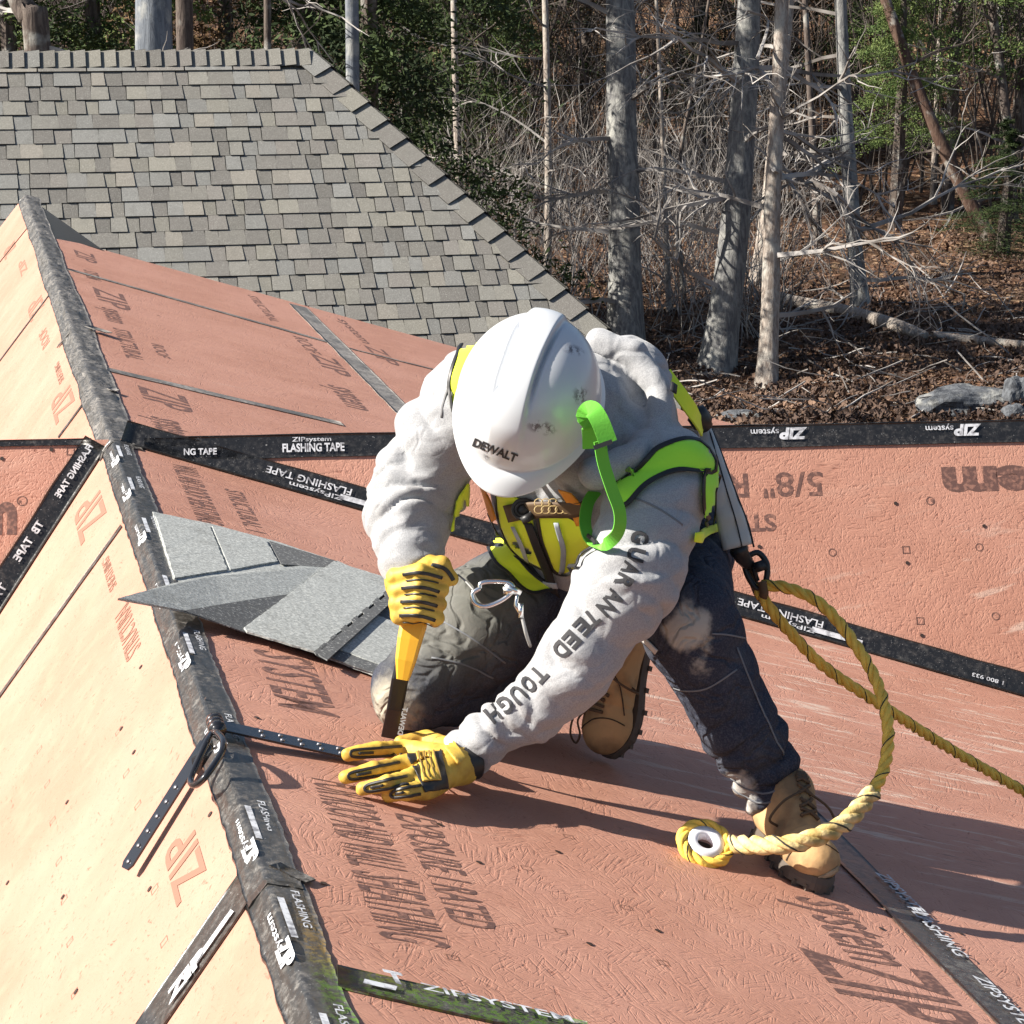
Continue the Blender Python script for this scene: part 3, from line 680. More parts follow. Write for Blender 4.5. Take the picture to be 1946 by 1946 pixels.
for i in range(int(Lw/.38)):
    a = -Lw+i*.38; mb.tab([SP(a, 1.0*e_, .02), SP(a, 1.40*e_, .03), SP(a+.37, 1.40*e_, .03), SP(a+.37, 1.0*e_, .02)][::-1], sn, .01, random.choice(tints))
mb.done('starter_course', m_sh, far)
under(far)

# ================================================================== ground and wood
GZ = CAMH-6.; ZG = Plane((0, 0, GZ), (0, 0, 1))
def gh(x, y):
    d = max(0, (Vector((x, y)).length)-44); return GZ+.13*d*min(1, d/25)+.10*math.sin(x*.7+y*.31)+.07*math.sin(x*1.9-y*1.1)
vs = []; fs = []; nr, na = 130, 110
for i in range(nr):
    r = 3+(i/(nr-1))**1.7*240
    for j in range(na):
        a = psi+math.radians(-75+150*j/(na-1)); x, y = r*math.sin(a), r*math.cos(a); vs.append((x, y, gh(x, y)+.05*float(noise3(np.array([[x*1.7, y*1.7, 0]]), 3)[0])))
fs = [(i*na+j, i*na+j+1, (i+1)*na+j+1, (i+1)*na+j)[::-1] for i in range(nr-1) for j in range(na-1)]
m_gr = M('leaf_litter', (.13, .06, .032), .95, spec=.1); g = NT(m_gr); tc = g.n('TexCoord').outputs['Object']
vo = g.n('TexVoronoi'); vo.inputs['Scale'].default_value = 11.; g.l(tc, vo.inputs['Vector']); se = g.n('SeparateColor'); g.l(vo.outputs['Color'], se.inputs[0])
c = g.mix(se.outputs[0], (.075, .04, .026), (.18, .10, .062)); n = g.noise(tc, 1.4, 6, .65); c = g.mix(g.rng(n, .42, .62), c, (.045, .028, .018)); n2 = g.noise(tc, 5., 5, .7)
c = g.mix(g.rng(se.outputs[1], .86, .9, 0, .8), c, (.36, .24, .15)); c = g.mix(g.rng(n2, .6, .68, 0, .6), c, (.06, .055, .025)); g.l(c, g.b.inputs['Base Color'])
g.l(g.bump(g.math('ADD', se.outputs[0], g.math('MULTIPLY', n, 2.)), .9, .06), g.b.inputs['Normal'])
gr = mesh('ground', vs, fs, m_gr, None, True); gr['kind'] = 'structure'
# leaf litter
def GP(px, py, near=True):
    r = ray(px, py); t = 8.
    while t < 240:
        p = CAM+r*t
        if p.z < gh(p.x, p.y): return Vector((p.x, p.y, gh(p.x, p.y)))
        t += .25
    return CAM+r*110
rng = np.random.RandomState(3)
def litter():
    vs = []; fs = []
    for i in range(42000):
        px, py = rng.uniform(800, 2100), 380+(rng.rand()**.8)*430
        d = 6*FPX/(py+105.); p = CAM+ray(px, py)*d*rng.uniform(.96, 1.04); z = gh(p.x, p.y)+rng.uniform(.0, .10); s = rng.uniform(.022, .055); a = rng.uniform(0, 6.28); t = rng.uniform(-1, 1, 4)*.05
        cx_, sx = math.cos(a)*s, math.sin(a)*s; b = len(vs)
        vs += [(p.x-cx_, p.y-sx, z+t[0]), (p.x+sx*.6, p.y-cx_*.6, z+t[1]), (p.x+cx_, p.y+sx, z+t[2]), (p.x-sx*.6, p.y+cx_*.6, z+t[3])]; fs.append((b, b+1, b+2, b+3))
    return vs, fs
v_, f_ = litter(); m_leaf = M('dead_oak_leaf', (.07, .042, .03), .85, var=((.22, .135, .09), .9, .48, .68))
lt = mesh('leaf_litter', v_, f_, m_leaf); lt['kind'] = 'stuff'; tag(lt, 'brown fallen leaves scattered over the forest floor', 'leaves', kind='stuff')

m_b1 = mat_bark('grey_bark', (.26, .26, .25), (.12, .12, .125)); m_b2 = mat_bark('pale_dead_wood', (.40, .36, .32), (.22, .18, .155), 1.4); m_b3 = mat_bark('dark_bark', (.14, .115, .10), (.07, .055, .05)); m_b4 = mat_bark('reddish_bark', (.13, .085, .065), (.075, .045, .035)); m_b5 = mat_bark('bluish_beech_bark', (.20, .22, .25), (.12, .135, .16), .6)
m_tw = M('pale_twig', (.38, .36, .345), .8, var=((.13, .115, .105), 1.2, .4, .6)); m_tw2 = M('brown_twig', (.11, .09, .078), .85, var=((.04, .03, .026), 1.5, .4, .62))
R_ = random.Random(11)
def wander(p, d, L, seg, kink, droop=0.):
    pts = [Vector(p)]; d = Vector(d).normalized()
    for i in range(seg):
        d = (d+Vector((R_.uniform(-1, 1), R_.uniform(-1, 1), R_.uniform(-1, 1)))*kink+Vector((0, 0, -droop))).normalized(); pts.append(pts[-1]+d*(L/seg))
    return pts, d
def branch(mb, p, d, L, r, lv, kink=.22, droop=.03):
    seg = 6 if lv > 1 else (5 if lv == 1 else 4); pts, de = wander(p, d, L, seg, kink, droop)
    mb.tube(pts, [r*(1-.8*i/seg) for i in range(seg+1)], 4 if lv > 0 else 3, caps=False)
    if lv > 0:
        for k in range({3: 6, 2: 5, 1: 4}[lv]):
            i = R_.randint(1, seg); q = pts[i]; t = (pts[i]-pts[i-1]).normalized(); o = Vector((R_.uniform(-1, 1), R_.uniform(-1, 1), R_.uniform(-.6, .8)))
            branch(mb, q, t*.8+o*.75, L*R_.uniform(.35, .6), max(.003, r*.45), lv-1, kink*1.1, droop)
def trunk_mesh(pts, rad, n=14, seed=0):
    path = smooth_path(pts, 10); k = len(path); rr = np.interp(np.linspace(0, len(rad)-1, k), range(len(rad)), rad); vs = []
    for i, p in enumerate(path):
        t = (path[min(i+1, k-1)]-path[max(i-1, 0)]).normalized(); a = t.orthogonal().normalized(); a = (Vector((1, 0, 0))-t*t.x).normalized(); b = t.cross(a)
        for j in range(n):
            an_ = 2*math.pi*j/n; f = 1+.10*float(noise3(np.array([[math.cos(an_)*1.6+seed, math.sin(an_)*1.6, p.z*.9]]), seed)[0])
            if i < 8: f *= 1+.28*(1-i/8)**2*(1+.8*math.sin(an_*3+seed))
            vs.append(p+(a*math.cos(an_)+b*math.sin(an_))*rr[i]*f)
    fs = [(i*n+j, i*n+(j+1) % n, (i+1)*n+(j+1) % n, (i+1)*n+j) for i in range(k-1) for j in range(n)]+[tuple((k-1)*n+j for j in range(n))]
    return vs, fs, path, rr
def tree(name, label, base, top, w0, w1, bark, nb=12, mid=None, twig=None, dfix=None, blen=(1.5, 3.5), group=None, levels=3, low=.12, extra=3.5, side=None):
    """trunk traced from its foot to where it leaves the picture, then grown on upwards"""
    b = GP(*base) if dfix is None else P(base[0], base[1], dfix); d = (b-CAM).dot(FW)
    b0 = Vector((b.x, b.y, gh(b.x, b.y)-.1))
    pts = [b0]
    if mid:
        for m_ in mid: pts.append(P(m_[0], m_[1], d+(m_[2] if len(m_) > 2 else 0)))
    tp = P(top[0], top[1], d); pts.append(tp); pts.append(tp+(tp-pts[-2]).normalized()*extra)
    r0, r1 = w0/2*d/FPX, w1/2*d/FPX; rads = [r0]+[r0+(r1-r0)*(i+1)/(len(pts)-2) for i in range(len(pts)-2)]+[r1*.75]
    vs, fs, path, rr = trunk_mesh(pts, rads, seed=len(label) % 17)
    t = empty(name, b0); tag(t, label, 'tree', group or 'bare trees of the wood'); me = mesh('trunk', vs, fs, bark, t, True)
    mb = MB()
    for i in range(nb):
        f = low+(1-low)*(i+R_.random())/nb; k = min(len(path)-2, int(f*(len(path)-1))); a = R_.uniform(0, 6.28); 
        if side is not None and R_.random() < .6: a = side+R_.uniform(-.7, .7)
        br = min(.05, rr[k]*.42); dirv = Vector((math.cos(a), math.sin(a), R_.uniform(-.15, .7)))
        branch(mb, path[k]+dirv*rr[k]*.6, dirv, R_.uniform(*blen), max(.012, br), levels-1, .24, .035)
    if mb.v: mb.build('crown', twig or m_tw, t, False)
    under(t); return t
tree('bare_tree', 'thick grey trunk rising straight above the worker\'s back, tallest in the clearing', (1192, 690), (1178, 0), 66, 54, m_b1, 10, mid=((1184, 330),), blen=(1.2, 3.), side=math.pi)
tree('bare_tree', 'grey trunk leaning right with a flared foot beside the pale snag', (1362, 712), (1424, 0), 66, 44, m_b1, 14, mid=((1392, 470), (1412, 230)), blen=(1.5, 3.2))
tree('dead_tree', 'pale bark-stripped snag with a split foot, right of the leaning grey trunk', (1458, 742), (1486, 0), 38, 26, m_b2, 9, mid=((1464, 560), (1468, 380), (1478, 180)), blen=(1., 2.4), side=-.3)
tree('bare_tree', 'pale trunk half hidden right behind the leaning grey trunk', (1440, 540), (1492, 60), 36, 26, m_b2, 5, mid=((1462, 380),), blen=(1., 2.))
tree('bare_tree', 'slim grey trunk on the leafy slope behind the fallen log', (1638, 590), (1598, 0), 34, 22, m_b1, 12, mid=((1622, 440), (1608, 230)), blen=(1.5, 3.))
tree('bare_tree', 'brown trunk leaning steeply left at the right of the wood', (1888, 458), (1668, -40), 28, 20, m_b4, 5, mid=((1820, 340), (1740, 160)), blen=(1., 2.), twig=m_tw2)
tree('bare_tree', 'thin pale pole tree between the shingled roof hip and the thick grey trunk', (1040, 560), (1036, 20), 16, 12, m_b2, 11, mid=((1042, 300),), blen=(1.4, 3.), side=math.pi)
tree('bare_tree', 'speckled thin pale trunk just right of the shingled hip', (880, 500), (862, 0), 14, 12, m_b2, 8, mid=((868, 250),), blen=(1.2, 2.4), twig=m_tw2)
tree('bare_tree', 'blue-grey trunk standing against the dark evergreens by the ridge end', (668, 330), (669, 0), 28, 25, m_b5, 3, dfix=30, blen=(1., 2.))
tree('bare_tree', 'broad blue-grey trunk behind the ridge of the shingled roof', (292, 300), (290, 0), 74, 68, m_b5, 7, dfix=27, blen=(1., 2.4), side=math.pi)
tree('bare_tree', 'brownish narrower trunk touching the broad trunk behind the ridge', (352, 320), (350, 0), 36, 32, m_b3, 4, dfix=28.5, blen=(1., 2.))
tree('bare_tree', 'dark trunk leaning left behind the left end of the shingled ridge', (95, 200), (34, -10), 56, 44, m_b3, 4, dfix=26, mid=((72, 90),), blen=(1., 2.2))
tree('bare_tree', 'thin straight sapling trunk directly right of the thick grey trunk', (1272, 600), (1250, 60), 11, 7, m_b2, 7, mid=((1262, 330),), blen=(.8, 1.8))
tree('bare_tree', 'slender sapling just left of the leaning grey trunk foot', (1300, 580), (1330, 100), 9, 6, m_b3, 7, mid=((1290, 330),), blen=(.8, 1.8))
tree('bare_tree', 'upright dark trunk cut off by the right edge of the photo', (1925, 420), (1880, -20), 22, 16, m_b3, 9, mid=((1915, 250),), blen=(1.5, 3.), side=math.pi)
tree('bare_tree', 'thin pale stem rising from bright leaves near the right edge', (1772, 395), (1782, 150), 13, 9, m_b2, 6, blen=(1., 2.))
tree('bare_tree', 'dark narrow trunk between the snag and the slim grey trunk', (1556, 470), (1530, 0), 15, 11, m_b3, 8, blen=(1.2, 2.5), twig=m_tw2)
tree('bare_tree', 'thin dark trunk left of the blue-grey trunk at the ridge end', (500, 260), (508, 0), 16, 14, m_b3, 5, dfix=32, blen=(1., 2.2))
# long pale limb hanging from the snag
d = (GP(1458, 742)-CAM).dot(FW)
limb = empty('broken_limb', P(1475, 330, d)); tag(limb, 'pale broken limb sweeping down right from the snag', 'branch')
mb = MB()
for pts_, r0 in ((((1470, 322), (1500, 345), (1530, 400), (1560, 440), (1600, 470)), .035), (((1540, 345), (1590, 370), (1640, 420), (1700, 455), (1770, 470)), .04), (((1600, 385), (1620, 430), (1680, 440), (1720, 480), (1745, 530)), .03), (((1475, 330), (1520, 350), (1545, 348), (1600, 385)), .035), (((1470, 170), (1440, 130), (1400, 140), (1330, 145), (1260, 130)), .035), (((1440, 110), (1460, 40), (1420, 20)), .03)):
    q = smooth_path([P(x, y, d+R_.uniform(-.4, .4)) for x, y in pts_], 4); mb.tube(q, [r0*(1-.7*i/len(q)) for i in range(len(q))], 5)
    for i in range(2, len(q), 1):
        branch(mb, q[i], (q[i]-q[i-1]).normalized()+Vector((R_.uniform(-.5, .5), R_.uniform(-.5, .5), -.6)), R_.uniform(.5, 1.1), .012, 1, .2, .05)
mb.build('limb', m_tw, limb); under(limb)
# fallen log and rocks
def logobj(name, pts, rads, label, mat):
    vs, fs, path, rr = trunk_mesh(pts, rads, 10, 3); t = mesh(name, vs, fs, mat, None, True); return tag(t, label, 'log')
logobj('fallen_log', [GP(1478, 583)+Vector((0, 0, .12)), GP(1600, 606)+Vector((0, 0, .14)), GP(1700, 640)+Vector((0, 0, .14)), GP(1760, 655)+Vector((0, 0, .12))], [.08, .10, .11, .07], 'pale fallen log lying across the leaves behind the snag', m_b2)
logobj('fallen_branch', [GP(1770, 652)+Vector((0, 0, .1)), GP(1850, 660)+Vector((0, 0, .1)), GP(1960, 672)+Vector((0, 0, .12))], [.06, .07, .05], 'thinner fallen branch continuing from the log to the right edge', m_b2)
def rock(cx, cy, wpx, hpx, label, sd):
    c = GP(cx, cy+hpx*.4); d = (c-CAM).dot(FW); rx, rz = wpx/2*d/FPX, hpx/2*d/FPX*1.3; bm = bmesh.new(); bmesh.ops.create_icosphere(bm, subdivisions=4, radius=1)
    for v in bm.verts:
        q = np.array([[v.co.x*1.4+sd, v.co.y*1.4, v.co.z*1.4]]); f = 1+.28*float(noise3(q, sd)[0])+.10*float(noise3(q*3, sd)[0]); v.co = Vector((v.co.x*rx*f, v.co.y*rx*.7*f, v.co.z*rz*f))
    me = bpy.data.meshes.new('rock'); bm.to_mesh(me); bm.free(); o = link('rock', me, m_rock, None, False); o.location = c+Vector((0, 0, rz*.35)); return tag(o, label, 'rock', 'rocks at the edge of the wood')
m_rock = mat_bark('grey_fieldstone', (.13, .14, .155), (.075, .08, .09), 1.2)
rock(1838, 762, 170, 50, 'long grey boulder lying behind the taped ridge at right', 2); rock(1935, 745, 60, 60, 'pale grey rock at the right edge above the long boulder', 5); rock(1930, 785, 60, 30, 'small grey rock at the right edge right above the tape', 7); rock(1400, 790, 90, 22, 'low grey stone peeping over the tape beside the worker\'s back', 9)
# brush: nobody could count it
mb = MB()
for i in range(1250):
    px, py = R_.uniform(780, 1960), 330+R_.random()**1.0*330
    if px > 1500 and R_.random() < .95: continue
    if 1500 < px and py > 520 and R_.random() < .7: continue
    p = GP(px, py); L = R_.uniform(.8, 3.2)*(1 if px < 1500 else .5)
    branch(mb, p, Vector((R_.uniform(-.5, .5), R_.uniform(-.5, .5), 1)), L, R_.uniform(.006, .014), 1, .2, .02)
br = mb.build('brush', m_tw); tag(br, 'tangle of bare grey undergrowth twigs between the trunks', 'undergrowth', kind='stuff')
mb = MB()
for i in range(520):
    px, py = R_.uniform(-40, 2000), R_.uniform(150, 420); p = GP(px, py)
    L = R_.uniform(3., 7.5); branch(mb, p, Vector((R_.uniform(-.3, .3), R_.uniform(-.3, .3), 1)), L, R_.uniform(.015, .05), 2, .13, .0)
br = mb.build('woodland_saplings', m_tw2); tag(br, 'far dense thicket of brown bare saplings filling the wood', 'thicket', kind='stuff')
# low fallen sticks
mb = MB()
for i in range(230):
    p = GP(R_.uniform(1200, 1960), R_.uniform(560, 800))+Vector((0, 0, .04)); pts, _ = wander(p, Vector((R_.uniform(-1, 1), R_.uniform(-1, 1), .1)), R_.uniform(.3, 1.4), 4, .2); mb.tube(pts, R_.uniform(.005, .012), 4)
tag(mb.build('fallen_sticks', m_tw), 'grey sticks littering the leafy ground', 'sticks', kind='stuff')

# ---- evergreens
m_ev = []
for k, (c1, c2) in enumerate((((.018, .030, .012), (.05, .075, .025)), ((.06, .10, .03), (.16, .21, .07)), ((.07, .045, .022), (.16, .10, .05)))):
    m = M('evergreen_foliage' if k < 2 else 'withered_foliage', c1, .8, spec=.2, var=(c2, 1.6, .42, .60)); m_ev.append(m)
def foliage_mesh(H, Rb, n, sd, leaf=.055, bare=.12):
    r = np.random.RandomState(sd); vs = []; nb = max(20, int(H*9)); per = n//nb
    for b in range(nb):
        z = H*(bare+(1-bare)*(b+r.rand())/nb); L = Rb*(1-((z/H)-bare)*.92)*r.uniform(.55, 1.1); a = r.uniform(0, 6.283); dr = r.uniform(-.35, .05)
        t = r.rand(per)**.7; lat = r.normal(0, .16, per)*(.3+t); c = np.stack([np.cos(a)*t*L-np.sin(a)*lat*L, np.sin(a)*t*L+np.cos(a)*lat*L, z+t*L*dr-t*t*L*.15+r.normal(0, .07, per)], 1)
        u = r.normal(0, 1, (per, 3)); u[:, 2] *= .5; u /= np.linalg.norm(u, axis=1)[:, None]; v = np.cross(u, r.normal(0, 1, (per, 3))); v /= np.linalg.norm(v, axis=1)[:, None]; s = leaf*r.uniform(.5, 1.3, (per, 1))
        vs.append(np.stack([c-u*s, c+v*s*.28, c+u*s, c-v*s*.28], 1).reshape(-1, 3))
    V = np.concatenate(vs); nf = len(V)//4
    me = bpy.data.meshes.new('crown'); me.vertices.add(len(V)); me.vertices.foreach_set('co', V.astype(np.float32).ravel()); me.loops.add(nf*4); me.loops.foreach_set('vertex_index', np.arange(nf*4, dtype=np.int32)); me.polygons.add(nf)
    me.polygons.foreach_set('loop_start', np.arange(0, nf*4, 4, dtype=np.int32)); me.polygons.foreach_set('loop_total', np.full(nf, 4, np.int32)); me.update(); return me
fm = {}
def evergreen(px, py, H, Rb, kind, label, dfix=None, n=42000, bare=.1):
    b = GP(px, py) if dfix is None else P(px, py, dfix); b.z = gh(b.x, b.y)
    key = (kind, R_.randint(0, 1), bare)
    if key not in fm: me = foliage_mesh(10., 3., n, len(fm)+5, .055, bare); me.materials.append(m_ev[kind]); fm[key] = me
    t = empty('evergreen_tree', b); tag(t, label, 'tree', 'evergreens of the wood'); o = bpy.data.objects.new('crown', fm[key]); COL.objects.link(o); o.parent = t; o.scale = (Rb/3, Rb/3, H/10); o.rotation_euler.z = R_.uniform(0, 6.28)
    tm = MB(); tm.tube([(0, 0, -.3), (.05, 0, H*.5), (0, .04, H*.97)], [.16, .11, .02], 7); tm.build('trunk', m_b3, t); return t
evergreen(770, 420, 13, 3.4, 0, 'dark evergreen right behind the shingled hip, nearest of the dark ones')
evergreen(700, 330, 14, 3.2, 0, 'dark evergreen behind the blue-grey trunk', 34)
evergreen(860, 330, 15, 3., 1, 'yellow-green evergreen with a bright top above the shingled hip')
evergreen(960, 300, 13, 3.2, 0, 'dark evergreen between the pole tree and the hip, far back')
evergreen(580, 300, 13, 3.4, 0, 'dark evergreen behind the right end of the shingled ridge', 36)
evergreen(430, 280, 13, 3.2, 2, 'brown withered evergreen behind the middle of the shingled ridge', 38)
evergreen(180, 260, 12, 3., 1, 'olive evergreen left of the broad trunk above the ridge', 36)
evergreen(20, 260, 12, 3., 0, 'dark evergreen above the left end of the shingled ridge', 35)
evergreen(1700, 440, 6.2, 1.5, 1, 'bright green young evergreen behind the slim grey trunk', bare=.3)
evergreen(1800, 400, 11, 2.6, 1, 'tall yellow-green evergreen at the upper right', bare=.3)
evergreen(1905, 480, 2.6, 1.6, 0, 'low dark bushy evergreen at the right edge of the clearing', bare=.02)
evergreen(1930, 330, 11, 2.8, 0, 'dark evergreen at the upper right corner', n=30000, bare=.3)
evergreen(915, 395, 12, 2.0, 1, 'slim yellow-green evergreen beside the speckled thin trunk')
evergreen(1110, 300, 12, 2.8, 2, 'brown-leaved tree far behind the thick grey trunk')
evergreen(1330, 290, 12, 2.8, 0, 'dark evergreen far behind the leaning grey trunk')
evergreen(1500, 280, 13, 2.8, 2, 'brown-leaved tree far behind the snag')
evergreen(1620, 290, 13, 2.6, 0, 'dark evergreen far behind the slim grey trunk')
# far wood mass closing the view
mb = MB(); allv = []; 
for i in range(46):
    a = psi+math.radians(-24+48*i/45+R_.uniform(-.6, .6)); r = R_.uniform(70, 110); x, y = r*math.sin(a), r*math.cos(a)
    allv.append((x, y, gh(x, y), R_.uniform(.9, 1.5), R_.uniform(0, 6.28)))
src = foliage_mesh(10., 3.4, 14000, 77, .13, .02); co = np.empty(len(src.vertices)*3); src.vertices.foreach_get('co', co); co = co.reshape(-1, 3); VV = []
for x, y, z, s, a in allv:
    ca, sa = math.cos(a), math.sin(a); VV.append(np.stack([(co[:, 0]*ca-co[:, 1]*sa)*s*1.1+x, (co[:, 0]*sa+co[:, 1]*ca)*s*1.1+y, co[:, 2]*s+z], 1))
VV = np.concatenate(VV); nf = len(VV)//4; me = bpy.data.meshes.new('far_wood'); me.vertices.add(len(VV)); me.vertices.foreach_set('co', VV.astype(np.float32).ravel()); me.loops.add(nf*4); me.loops.foreach_set('vertex_index', np.arange(nf*4, dtype=np.int32)); me.polygons.add(nf)
me.polygons.foreach_set('loop_start', np.arange(0, nf*4, 4, dtype=np.int32)); me.polygons.foreach_set('loop_total', np.full(nf, 4, np.int32)); me.update()
m_far = M('far_evergreen', (.03, .04, .018), .9, var=((.13, .08, .045), .35, .45, .58), spec=.1)
tag(link('far_wood', me, m_far), 'far mass of dark evergreens and brown leaves closing the wood', 'wood', kind='stuff')
# ================================================================== the worker
def rr_(px, d): return px*d/FPX
class J:
    def __init__(s, x, y, d, r): s.p = P(x, y, d); s.r = r*d/FPX
def onroof(x, y, h, r=None):
    p = PR.hit(x, y, h); d = (p-CAM).dot(FW); return p
person = empty('person', PR.hit(1100, 1380)); tag(person, 'kneeling worker in grey hoodie, lime vest and white hard hat bending over the roof anchor', 'person')

m_fleece = M('grey_fleece', (.40, .40, .415), .95, spec=.15, sheen=.25); g = NT(m_fleece); tc = g.n('TexCoord').outputs['Object']
n = g.noise(tc, 420., 2); n2 = g.noise(tc, 9., 4); c = g.mix(g.rng(n, .35, .65), (.30, .305, .322), (.40, .405, .42)); c = g.mix(g.rng(n2, .56, .74, 0, .3), c, (.30, .29, .28)); g.l(c, g.b.inputs['Base Color'])
w1 = g.noise(tc, 30., 3, .5, 1.2); cr = g.math('ADD', g.rng(g.math('ABSOLUTE', g.math('SUBTRACT', g.noise(tc, 5.5, 1, .5, .8), .5)), 0., .10), g.math('MULTIPLY', g.rng(g.math('ABSOLUTE', g.math('SUBTRACT', g.noise(tc, 12., 1, .5, .7), .5)), 0., .12), .35))
b1_ = g.bump(cr, .45, .007); g.l(g.bump(g.math('ADD', g.math('MULTIPLY', n, .12), w1), .35, .005, b1_), g.b.inputs['Normal'])
m_den = M('navy_work_trouser', (.03, .035, .055), .85, spec=.2); g = NT(m_den); tc = g.n('TexCoord').outputs['Object']
geo = g.n('NewGeometry').outputs['Position']
def near(g, pt, r0, r1, nz=.05, sc=16., scale=(1, 1, 1)):
    v = g.n('VectorMath', operation='SUBTRACT'); g.l(geo, v.inputs[0]); v.inputs[1].default_value = tuple(pt)
    v2 = g.n('VectorMath', operation='MULTIPLY'); g.l(v.outputs[0], v2.inputs[0]); v2.inputs[1].default_value = scale
    L = g.n('VectorMath', operation='LENGTH'); g.l(v2.outputs[0], L.inputs[0]); nn = g.noise(geo, sc, 5, .6)
    return g.rng(g.math('MULTIPLY_ADD', g.math('SUBTRACT', nn, .5), nz*4, L.outputs['Value']), r0, r1, 1., 0.)
n = g.noise(tc, 9., 6, .65); n2 = g.noise(tc, 300., 2); c = g.mix(g.rng(n, .45, .72, 0, .6), (.030, .035, .055), (.10, .105, .12)); c = g.mix(g.rng(n2, .4, .7, 0, .35), c, (.12, .13, .16))
for pt, a, b, sc_, col in ((P(1303, 1195, 4.62), .035, .062, (1, 1, .8), (.44, .42, .37)), (P(1330, 1275, 4.64), .015, .035, (1, 1, .6), (.36, .34, .30)), (P(1405, 1500, 4.8), .03, .055, (1.2, 1, .5), (.42, .41, .39)), (P(735, 1350, 4.85), .03, .08, (1, 1, .8), (.34, .31, .25)), (P(850, 1150, 4.9), .08, .22, (1, 1, 1), (.14, .14, .13)), (P(950, 1090, 4.9), .05, .14, (1, 1, 1), (.12, .122, .11))):
    c = g.mix(near(g, pt, a, b, .02, 22., sc_), c, col)
g.l(c, g.b.inputs['Base Color']); w1 = g.noise(tc, 24., 4, .55, 1.); cr = g.rng(g.math('ABSOLUTE', g.math('SUBTRACT', g.noise(tc, 11., 2, .5, .9), .5)), 0., .09); g.l(g.bump(g.math('ADD', w1, g.math('MULTIPLY', n2, .1)), .5, .007, g.bump(cr, .6, .009)), g.b.inputs['Normal'])
m_glove = M('yellow_work_glove', (.66, .44, .07), .6, bump=(60, .35, .003), var=((.50, .30, .05), 24, .45, .65)); m_gblk = M('black_rubber', (.02, .02, .022), .45)
m_tan = M('tan_nubuck', (.54, .34, .16), .85, bump=(50, .5, .004), var=((.26, .165, .085), 11, .46, .64)); m_sole = M('brown_rubber_sole', (.10, .08, .065), .75, bump=(40, .3, .003)); m_lace = M('brown_lace', (.11, .07, .04), .8)
m_skin = M('skin', (.42, .24, .17), .55); m_lime = M('lime_reflective_cloth', (.86, 1., .04), .75, bump=(160, .3, .002), sheen=.2); m_green = M('bright_green_webbing', (.15, .56, .05), .7, bump=(260, .4, .001)); m_blk = M('black_webbing', (.018, .018, .022), .6, bump=(240, .3, .001))
m_orange = M('orange_webbing', (.80, .30, .03), .6, bump=(240, .4, .001)); m_brown = M('brown_webbing', (.10, .06, .03), .6); m_silver = M('silver_reflective_cloth', (.42, .47, .52), .45, var=((.30, .34, .38), 12, .4, .6)); m_steel = M('bright_steel', (.75, .75, .76), .22, 1.)

# --- trousers
T = dict(pel=J(1185, 1045, 5.14, 118), hipL=J(1290, 1040, 5.10, 92), knL=J(1306, 1178, 4.74, 96), cfL=J(1412, 1390, 4.80, 72), hemL=J(1472, 1500, 4.84, 64), hipR=J(1075, 1075, 5.10, 110), thR=J(930, 1180, 5.02, 108))
knR = PR.hit(783, 1312, .085); knr = .085; anR = PR.hit(1105, 1305, .10)
def seg(p, a, b): return cone(p, a.p, b.p, a.r, b.r)
def f_tr(p):
    d = seg(p, T['pel'], T['hipL']); d = smin(d, seg(p, T['pel'], T['hipR']), .05); d = smin(d, seg(p, T['hipL'], T['knL']), .05)
    d = smin(d, seg(p, T['knL'], T['cfL']), .02); d = smin(d, seg(p, T['cfL'], T['hemL']), .03)
    d2 = seg(p, T['hipR'], T['thR']); d2 = smin(d2, cone(p, T['thR'].p, knR, T['thR'].r, knr), .04); d2 = smin(d2, cone(p, knR, anR, .082, .06), .015)
    return smin(d, d2, .04)
def fold_tr(V, N):
    z = segfold(V, T['hipL'].p, T['knL'].p, .12, 18, .011, 3, (1, .5))+segfold(V, T['knL'].p, T['cfL'].p, .10, 20, .009, 5, (.8, .6))+segfold(V, T['cfL'].p, T['hemL'].p, .09, 26, .013, 8, (.7, 1.3), .5)
    z += segfold(V, T['hipR'].p, knR, .13, 17, .012, 11, (1, .5))+segfold(V, knR, anR, .10, 16, .012, 14, (1, .8)); z += .004*noise3(V*14, 2)
    return z
tr = sdf_obj('trousers', f_tr, [j.p for j in T.values()]+[knR, anR], .14, .0065, m_den, person, fold_tr)

# --- hoodie
H = dict(neck=J(1100, 790, 4.80, 118), chest=J(1130, 880, 4.92, 160), belly=J(1175, 985, 5.06, 150), waist=J(1215, 1010, 5.12, 140), fr=J(1055, 960, 4.95, 112), fr2=J(1070, 1040, 5.0, 78),
         shR=J(915, 765, 4.84, 104), mR=J(842, 830, 4.82, 84), elR=J(792, 930, 4.84, 86), e2R=J(775, 985, 4.78, 78), wrR=J(779, 1058, 4.72, 60), shL=J(1262, 905, 4.72, 92), elL=J(1195, 1105, 4.58, 92), mL=J(1096, 1262, 4.57, 70), m2L=J(1010, 1345, 4.585, 58), wrL=J(905, 1418, 4.60, 43), cuL=J(880, 1440, 4.62, 40),
         hd1=J(1190, 725, 4.86, 84), hd2=J(1212, 810, 4.86, 70), hd3=J(1110, 880, 4.72, 60))
HR = [P(1140, 652, 4.80), P(1205, 672, 4.775), P(1252, 742, 4.76), P(1256, 812, 4.72), P(1205, 868, 4.64), P(1130, 898, 4.60)]
